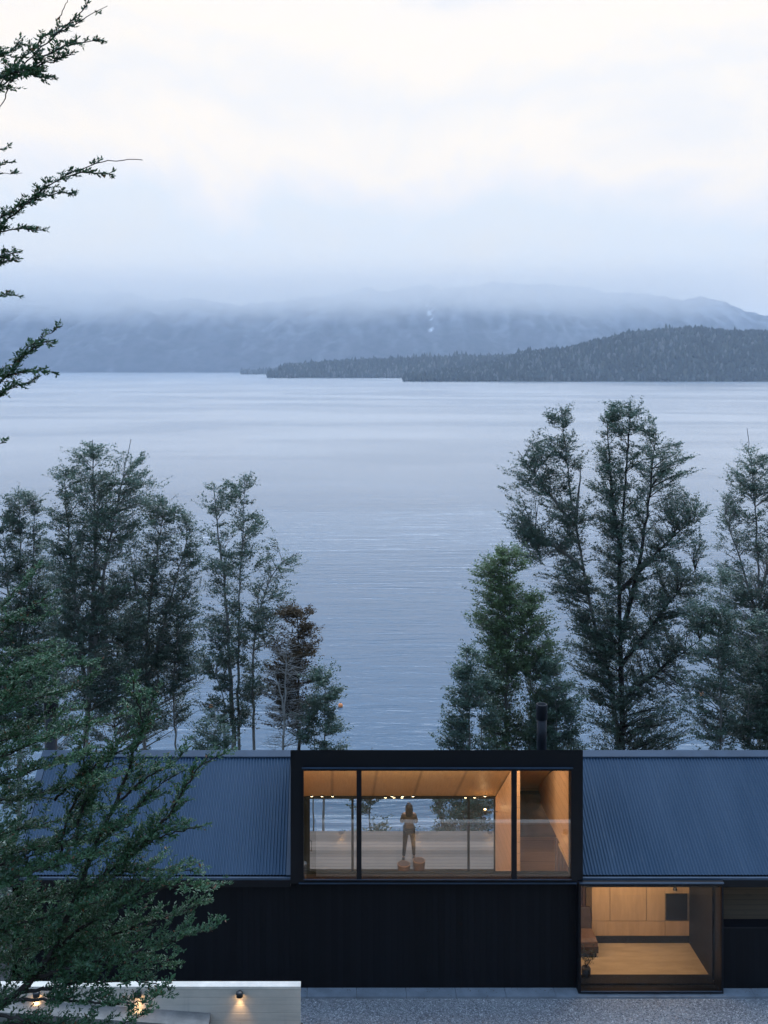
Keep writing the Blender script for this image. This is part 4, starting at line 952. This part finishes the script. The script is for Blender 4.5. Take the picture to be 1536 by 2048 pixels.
tree('slender_tree', 'sparse pale slender tree between the big dark beech and the right edge', 50,
     [[(1440, 1492), (1440, 1380), (1436, 1280), (1442, 1180), (1440, 1130)]], [(1130, 1420, 1455), (1180, 1395, 1470), (1250, 1370, 1480), (1340, 1365, 1490), (1498, 1370, 1490)], 5, .55, 'grey', seed=19, r0=.11, thin=1.2, lightup=.3)
tree('beech_tree', 'pale green tall beech at the right edge with a bare spike on top', 64,
     [[(1520, 1492), (1522, 1300), (1515, 1100), (1505, 950), (1494, 856)], [(1518, 1200), (1560, 1050), (1580, 920)], [(1520, 1250), (1480, 1120), (1450, 1030)]],
     [(890, 1482, 1530), (930, 1465, 1560), (990, 1450, 1600), (1060, 1435, 1630), (1150, 1430, 1640), (1230, 1400, 1640), (1350, 1400, 1640), (1450, 1420, 1640)], 6, .6, 'grey', seed=20, r0=.2, lightup=.5, thin=1.1)
tree('beech_tree', 'dense dark green tree low at the right edge in front of the pale beech', 50,
     [[(1532, 1494), (1530, 1400), (1525, 1270)], [(1500, 1496), (1496, 1420), (1500, 1350)]], [(1220, 1500, 1560), (1280, 1480, 1600), (1350, 1480, 1620), (1420, 1475, 1620), (1498, 1470, 1620)], 9, .55, 'dark', seed=21, r0=.12, lightup=.2)

tree('beech_tree', 'shadowy dark beech filling the gap behind the two leftmost tall beeches', 66,
     [[(110, 1490), (112, 1350), (108, 1200), (112, 1120)], [(230, 1492), (232, 1350), (240, 1220)]], [(1110, 90, 130), (1180, 60, 300), (1260, 40, 400), (1340, 30, 420), (1430, 60, 400), (1470, 60, 300)], 3.4, .6, 'dark', seed=23, r0=.12)
# undergrowth below the trees, out to the shore
def shrub_mass(n, xr, yr, h, label, leafk, seed, per=40, L=.16):
    rs = np.random.RandomState(seed)
    x = rs.uniform(*xr, n); y = rs.uniform(*yr, n); z = ground_z(x, y); hh = h * rs.uniform(.4, 1.2, n)
    P = np.stack([x, y, z], -1)[:, None] + norm(rs.normal(0, 1, (n, per, 3))) * rs.rand(n, per, 1) ** .4 * np.array([.9, .9, .5]) * hh[:, None, None] + np.array([0, 0, .5]) * hh[:, None, None]
    D = norm(rs.normal(0, 1, P.shape) * [1, 1, .6] + [0, 0, .5]); S = norm(np.cross(D, rs.normal(0, 1, P.shape)))
    l = L * rs.uniform(.6, 1.3, (n, per, 1)); g = MB(); P = P.reshape(-1, 3)
    g.blades(P, P + (D * l).reshape(-1, 3), (S * l * .28).reshape(-1, 3))
    tv = np.clip(np.repeat(rs.rand(n), per) * .6 + rs.rand(n * per) * .4, 0, 1)
    o = g.build('undergrowth', LEAF[leafk], attr=np.repeat(tv, 4)); tag(o, label, 'undergrowth', kind='stuff')
shrub_mass(1100, (-22, 26), (36, 54), .75, 'dark undergrowth on the slope just behind the house', 'dark', 31, 90, .08)
shrub_mass(500, (-40, 45), (52, 82), 1.6, 'grey green undergrowth running down to the lake shore', 'grey', 32, 90, .12)
# planted slope above the facing wall, mirrored in the glass, and tufts behind the left wall
def grass(n, xr, yr, h, label, seed):
    rs = np.random.RandomState(seed); x = rs.uniform(*xr, n); y = rs.uniform(*yr, n); z = ground_z(x, y)
    P = np.stack([x, y, z], -1); D = norm(rs.normal(0, .38, P.shape) * [1, 1, 0] + [0, 0, 1]); S = norm(np.cross(D, rs.normal(0, 1, P.shape)))
    l = h * rs.uniform(.4, 1.2, (n, 1)) * (.5 + fbm(x, y, seed))[:, None]; g = MB(); g.blades(P, P + D * l, S * .012)
    o = g.build('grass', foliage_mat('dry_grass_' + str(seed), (.05, .055, .022), (.20, .16, .075), .7, .2), attr=np.repeat(rs.rand(n), 4)); tag(o, label, 'grass', kind='stuff')
grass(26000, (-1, 15), (15.0, 18.9), .36, 'olive and straw coloured grass on the bank above the facing wall', 41)
shrub_mass(260, (-16, -8.1), (25, 34), 1.2, 'dark low shrubs beside the left gable', 'dark', 33, 160, .10)
grass(5000, (-10, -5.5), (22.2, 24.0), .5, 'straw coloured grass tufts behind the left retaining wall', 42)

# ---------------------------------------------------------------- foreground tree
FGM = foliage_mat('glossy_beech_leaves', (.016, .058, .026), (.090, .200, .085), .38, .5, (.18, .08, .035), .035, .25)
def fore_tree():
    rs = np.random.RandomState(99)
    root = thing('foreground_beech', 'near beech with small glossy dark leaves reaching in from the left edge over the roof', 'tree', (-5.2, 9.0, 4.8))
    tk = MB()
    gz = float(ground_z(np.array([-5.2]), np.array([9.0]))[0])
    tr = np.array([(-5.2, 9.0, gz - .2), (-5.1, 9.0, 7), (-4.9, 8.9, 10), (-4.75, 8.8, 13), (-4.6, 8.8, 16), (-4.6, 8.7, 19), (-4.5, 8.7, 21)])
    t = np.linspace(0, 6, 40); tr = np.stack([np.interp(t, range(7), tr[:, k]) for k in range(3)], -1)
    tk.tube(tr, .19 * (1 - t / 7), 12)
    B, Dr, Ln, Tn = [], [], [], []
    def bough(pts, Ya, Yb, r=.02, tw=.30, den=11.0, start=0.0, bare_tip=0.0, up=.15, stem=False):
        P = np.array([at(p[0], p[1], Ya + (Yb - Ya) * k / (len(pts) - 1)) for k, p in enumerate(pts)])
        if stem:
            j = np.argmin(np.abs(tr[:, 2] - (P[0][2] - .9))); P = np.concatenate([[tr[j]], P])
        d = np.concatenate([[0], np.cumsum(np.linalg.norm(np.diff(P, axis=0), axis=1))]); Lt = d[-1]
        n = max(10, int(Lt / .05)); tt = np.linspace(0, Lt, n); Q = np.stack([np.interp(tt, d, P[:, k]) for k in range(3)], -1)
        for _ in range(6): Q[1:-1] = (Q[:-2] + Q[1:-1] * 2 + Q[2:]) / 4
        Q[1:-1] += rs.normal(0, .006, Q[1:-1].shape)
        tk.tube(Q, r * (1 - .88 * tt / Lt) + .0015, 6, False)
        m = int(Lt * (1 - start) * den * 1.5); 
        for i in range(m):
            f = start + (1 - start) * (i + rs.rand()) / m
            if f > 1 - bare_tip and rs.rand() < .7: continue
            k = min(n - 2, int(f * (n - 1))); p = Q[k]; ax = norm(Q[k + 1] - Q[k])
            sd = 1 if i % 2 else -1
            lat = norm(np.cross(ax, [0, 0, 1.0]) + rs.normal(0, .25, 3)) * sd
            dr = norm(ax * rs.uniform(.55, 1.0) + lat * rs.uniform(.35, .9) + [0, 0, up + rs.normal(0, .16)])
            L = tw * (1.05 - .75 * (f - start) / (1 - start)) * rs.uniform(.5, 1.15) + .04
            e = p + dr * L; mid = p + dr * L * .5 + [0, 0, .04 * L]
            tk.tube([p, mid, e], [.0035, .0025, .0012], 3, False)
            if P[0][2] < 14: L *= 1.45
            B.append(p); Dr.append(dr); Ln.append(L); Tn.append(rs.rand())
            ns = int(L / .042)
            for j in range(ns):
                q = (j + .6) / (ns + .3); p2 = p + dr * L * q; s2 = 1 if j % 2 else -1
                l2 = norm(np.cross(dr, [0, 0, 1.0]) + rs.normal(0, .3, 3)) * s2
                d2 = norm(dr * .8 + l2 * .75 + [0, 0, rs.normal(.05, .15)]); L2 = L * .42 * (1.15 - q * .8) * rs.uniform(.6, 1.2) + .02
                B.append(p2); Dr.append(d2); Ln.append(L2); Tn.append(Tn[-1] * .7 + rs.rand() * .3)
                if j % 2 == 0: tk.tube([p2, p2 + d2 * L2], [.002, .001], 3, False)
    # lower crown: limbs
    bough([(-160, 2110), (0, 2012), (55, 1972), (105, 1905), (150, 1800), (185, 1700), (235, 1600), (270, 1500), (300, 1420), (318, 1352)], 8.6, 8.9, .048, .30, 9, .30, .1, stem=True)
    bough([(150, 1800), (215, 1745), (290, 1690), (345, 1620), (378, 1560), (405, 1525), (448, 1508)], 8.8, 8.6, .018, .26, 10, .12, .12)
    bough([(190, 1765), (255, 1705), (320, 1672), (365, 1662), (405, 1652)], 8.8, 8.5, .014, .22, 10, .2, .1)
    bough([(95, 1915), (170, 1850), (260, 1800), (350, 1768), (432, 1776)], 8.8, 8.5, .020, .28, 12, .15)
    bough([(160, 1790), (240, 1745), (320, 1736), (400, 1745)], 8.9, 8.8, .014, .24, 12, .2)
    bough([(90, 1925), (190, 1880), (300, 1845), (380, 1818), (415, 1806)], 8.9, 8.7, .018, .26, 12, .15)
    bough([(60, 1960), (180, 1925), (300, 1895), (380, 1870), (425, 1860)], 8.7, 8.3, .018, .26, 12, .15)
    bough([(40, 1985), (160, 1965), (260, 1960), (345, 1975)], 8.7, 8.3, .014, .20, 12, .15)
    bough([(30, 2000), (130, 2000), (220, 2010), (290, 2005), (330, 1985)], 8.5, 8.1, .012, .16, 11, .15)
    bough([(0, 2030), (90, 2050), (180, 2060), (250, 2050), (295, 2020)], 8.4, 8.0, .012, .16, 11, .1)
    bough([(-40, 2060), (40, 2045), (110, 2050), (190, 2070)], 8.5, 8.2, .012, .2, 11, .1)
    bough([(60, 1950), (120, 1900), (190, 1890), (270, 1915), (350, 1925)], 8.9, 8.9, .014, .26, 12, .1)
    for (a, b, y0, y1, e) in ((-110, 60, 1960, 1890, 150), (-110, 60, 1900, 1830, 190), (-110, 70, 1850, 1775, 230), (-110, 60, 1800, 1730, 200), (-110, 60, 1750, 1670, 240), (-110, 60, 1690, 1620, 215), (-110, 50, 1640, 1580, 250),
                              (-110, 40, 1600, 1530, 160), (-110, 30, 1560, 1480, 130), (-110, 30, 1520, 1430, 150), (-110, 40, 1460, 1390, 130), (-110, 20, 1430, 1340, 110)):
        for v_ in range(1 if 1500 < y0 < 1700 else 2):
            jx = rs.uniform(-25, 25); jy = rs.uniform(-22, 22)
            bough([(a, y0 + jy), (b * .5, (y0 + y1) / 2 + jy), ((b + e) / 2 + jx, y1 + 5 + jy), (e + jx, y1 - 15 + jy)], 8.8 + rs.uniform(-.5, .7), 8.9 + rs.uniform(-.9, .9), .016, .28, 12, .15, up=.1, stem=True)
    for pts in ([(150, 1700), (160, 1620), (200, 1560), (230, 1500), (262, 1450)], [(180, 1700), (240, 1650), (290, 1600), (330, 1560), (372, 1540)], [(120, 1720), (130, 1640), (170, 1570), (165, 1490), (180, 1420)],
                [(230, 1610), (285, 1560), (340, 1530), (375, 1500)], [(270, 1500), (290, 1450), (272, 1400), (262, 1352)], [(110, 1600), (150, 1560), (205, 1520), (262, 1490)]):
        bough(pts, 8.9, 8.7, .012, .22, 11, .15, .08)
    # upper left of the lower crown
    for pts in ([(-110, 1330), (0, 1270), (60, 1215), (105, 1190)], [(-110, 1290), (0, 1220), (40, 1170), (70, 1135)], [(-110, 1400), (20, 1350), (120, 1335), (188, 1328)], [(-110, 1440), (40, 1400), (140, 1385), (198, 1345)],
                [(-110, 1260), (0, 1240), (70, 1245), (112, 1225)], [(-110, 1340), (-10, 1310), (60, 1300), (110, 1290)], [(-110, 1500), (60, 1470), (170, 1450), (250, 1430)]):
        bough(pts, 9.0, 9.1, .012, .24, 12, .2, stem=True)
    # high branches against the sky
    bough([(-160, 330), (-40, 200), (20, 160), (70, 105), (140, 45), (192, -10), (215, -40)], 7.6, 7.6, .013, .13, 9, .22, .45, stem=True)
    bough([(-160, 310), (-20, 185), (40, 125), (80, 80), (120, 52), (160, 40)], 7.7, 7.7, .012, .16, 15, .3, stem=True)
    bough([(20, 165), (70, 130), (110, 100), (150, 82), (208, 82)], 7.6, 7.5, .008, .13, 16, .2)
    bough([(-60, 190), (0, 150), (45, 140), (80, 155), (105, 160)], 7.5, 7.4, .010, .20, 20, .2)
    bough([(10, 160), (60, 140), (110, 118), (150, 108)], 7.6, 7.5, .007, .14, 18, .2)
    bough([(-60, 140), (-10, 115), (30, 100), (45, 78)], 7.7, 7.7, .008, .16, 18, .2)
    bough([(100, 75), (150, 50), (185, 22), (215, 12)], 7.6, 7.6, .004, .05, 5, .1)
    bough([(118, 40), (128, 15), (142, -15)], 7.6, 7.6, .003, .05, 3, .1, 1)
    bough([(18, 165), (14, 190), (0, 222), (-20, 250)], 7.6, 7.6, .004, .05, 2, .1, 1)
    bough([(-160, 640), (-40, 500), (0, 455), (40, 415), (80, 380), (130, 352), (175, 330), (225, 320), (285, 320)], 7.6, 7.4, .012, .13, 17, .35, .12, stem=True)
    bough([(40, 415), (70, 395), (105, 383), (152, 392)], 7.5, 7.4, .005, .09, 20, .1)
    bough([(130, 355), (170, 342), (230, 350)], 7.5, 7.4, .004, .05, 20, .1)
    bough([(-60, 490), (0, 460), (40, 455), (92, 463)], 7.6, 7.5, .006, .12, 18, .2)
    bough([(-20, 450), (15, 425), (40, 412)], 7.6, 7.5, .006, .12, 18, .2)
    bough([(-60, 540), (0, 515), (20, 505), (40, 506)], 7.6, 7.5, .006, .11, 16, .2)
    bough([(-60, 545), (0, 522), (42, 517)], 7.6, 7.5, .005, .08, 16, .2)
    bough([(-60, 600), (0, 592), (38, 588)], 7.6, 7.5, .005, .08, 18, .2)
    bough([(-60, 370), (0, 348), (45, 346)], 7.8, 7.8, .003, .05, 10, .1)
    bough([(-60, 345), (0, 330), (34, 325)], 7.8, 7.8, .003, .05, 10, .1)
    bough([(-60, 320), (0, 298), (17, 290)], 7.8, 7.8, .003, .05, 10, .1)
    bough([(-160, 930), (-60, 830), (0, 770), (35, 720), (55, 695), (90, 668), (125, 652)], 7.6, 7.5, .010, .13, 15, .4, .05, stem=True)
    bough([(20, 740), (45, 722), (60, 690), (85, 683), (118, 684)], 7.6, 7.5, .004, .09, 16, .1)
    bough([(-40, 760), (0, 752), (40, 742), (112, 744)], 7.6, 7.5, .006, .11, 18, .2)
    bough([(-60, 820), (0, 790), (40, 768), (78, 756)], 7.6, 7.5, .006, .09, 22, .2)
    bough([(-60, 910), (-20, 892), (10, 884)], 7.6, 7.5, .004, .07, 16, .2)
    tk.build('trunk', M['bark_dark'], root)
    Bn, D, L, Tv = np.array(B), np.array(Dr), np.array(Ln), np.array(Tn)
    rows = []
    cnt = np.maximum(5, (L / .0095).astype(int)); idx = np.repeat(np.arange(len(L)), cnt)
    k = np.concatenate([np.arange(c) for c in cnt]); q = ((k + .5) / cnt[idx])[:, None]
    P = Bn[idx] + D[idx] * L[idx][:, None] * q + np.array([0, 0, .05]) * (q * (1 - q)) * L[idx][:, None]
    N = len(P); sd = np.where(k % 2, 1, -1)[:, None]
    lat = norm(np.cross(D[idx], [0, 0, 1.0]) + rs.normal(0, .4, (N, 3))) * sd
    dl = norm(D[idx] * .75 + lat * .85 + np.array([0, 0, .12]) + rs.normal(0, .25, (N, 3)))
    sdv = norm(np.cross(dl, np.array([0, 0, 1.0]) + rs.normal(0, .55, (N, 3))))
    ll = .042 * rs.uniform(.6, 1.2, (N, 1)) * (1.1 - .35 * q)
    nrm = np.cross(dl, sdv)
    tip = P + dl * ll; m1 = P + dl * ll * .45; fold = nrm * ll * .10
    V = np.stack([P, m1 - sdv * ll * .23 + fold, tip, m1 + sdv * ll * .23 + fold, m1 - fold * .3], 1)
    f = np.array([(0, 4, 1), (1, 4, 2), (0, 3, 4), (4, 3, 2)])
    FF = (f[None] + np.arange(N)[:, None, None] * 5).reshape(-1, 3)
    tv = np.clip(Tv[idx] * .55 + rs.rand(N) * .43, 0, .955); tv = np.where(rs.rand(N) < .02, 1.0, tv)
    g = MB(); g.add(V.reshape(-1, 3), FF); g.build('crown', FGM, root, attr=np.repeat(tv, 5))
    print('foreground leaves', N)
fore_tree()

# ---------------------------------------------------------------- air
def haze():
    m = bpy.data.materials.new('haze_air'); m.use_nodes = True; T = NT(m.node_tree); T.n.remove(T.n['Principled BSDF'])
    v = T.node('ShaderNodeVolumePrincipled'); v.inputs['Color'].default_value = (.71, .84, .99, 1)
    v.inputs['Density'].default_value = HAZE_D; v.inputs['Anisotropy'].default_value = .55
    T.l.new(v.outputs[0], T.n['Material Output'].inputs['Volume'])
    g = MB(); g.box((-9600, -120, -72), (9600, 12600, 720)); o = g.build('haze', m); o['kind'] = 'stuff'; o['label'] = 'pale blue air over the lake'; o['category'] = 'haze'
HAZE_D = 0.00010
haze()
def cloud(name, x0, x1, y0, y1, z0, z1, dens, label, seed):
    m = bpy.data.materials.new(name + '_vapour'); m.use_nodes = True; T = NT(m.node_tree); T.n.remove(T.n['Principled BSDF'])
    o = T.obj(); X, Yy, Z = T.sep(o)[:3]
    n = T.noise(T.mapping(o, (1, 1, 2.2), (seed, 0, 0)), 0.0011, 5, 0.6)
    zz_ = T.math('ADD', Z, T.math('MULTIPLY', T.math('SUBTRACT', n, .5), 330))
    lo = T.rng(zz_, z0 + 60, z0 + 300); hi = T.rng(Z, z1 - 220, z1 - 10, 1, 0)
    ex = T.math('MULTIPLY', T.rng(X, x0 + 10, x0 + 300), T.rng(X, x1 - 1400, x1 - 100, 1, 0))
    ey = T.math('MULTIPLY', T.rng(Yy, y0 + 5, y0 + 150), T.rng(Yy, y1 - 150, y1 - 5, 1, 0))
    d = T.math('MULTIPLY', T.math('MULTIPLY', T.math('MULTIPLY', lo, hi), T.math('MULTIPLY', ex, ey)), dens)
    v = T.node('ShaderNodeVolumePrincipled'); v.inputs['Color'].default_value = (1, .97, .92, 1); T.l.new(d, v.inputs['Density'])
    v.inputs['Anisotropy'].default_value = .72
    T.l.new(v.outputs[0], T.n['Material Output'].inputs['Volume'])
    g = MB(); g.box((x0, y0, z0), (x1, y1, z1)); ob = g.build(name, m); ob['kind'] = 'stuff'; ob['label'] = label; ob['category'] = 'cloud'
cloud('low_cloud', -4800, 2900, 4900, 6900, 185, 640, .0017, 'low cloud bank hiding the top of the mountain', 3)
SC.cycles.volume_step_rate = 1.0
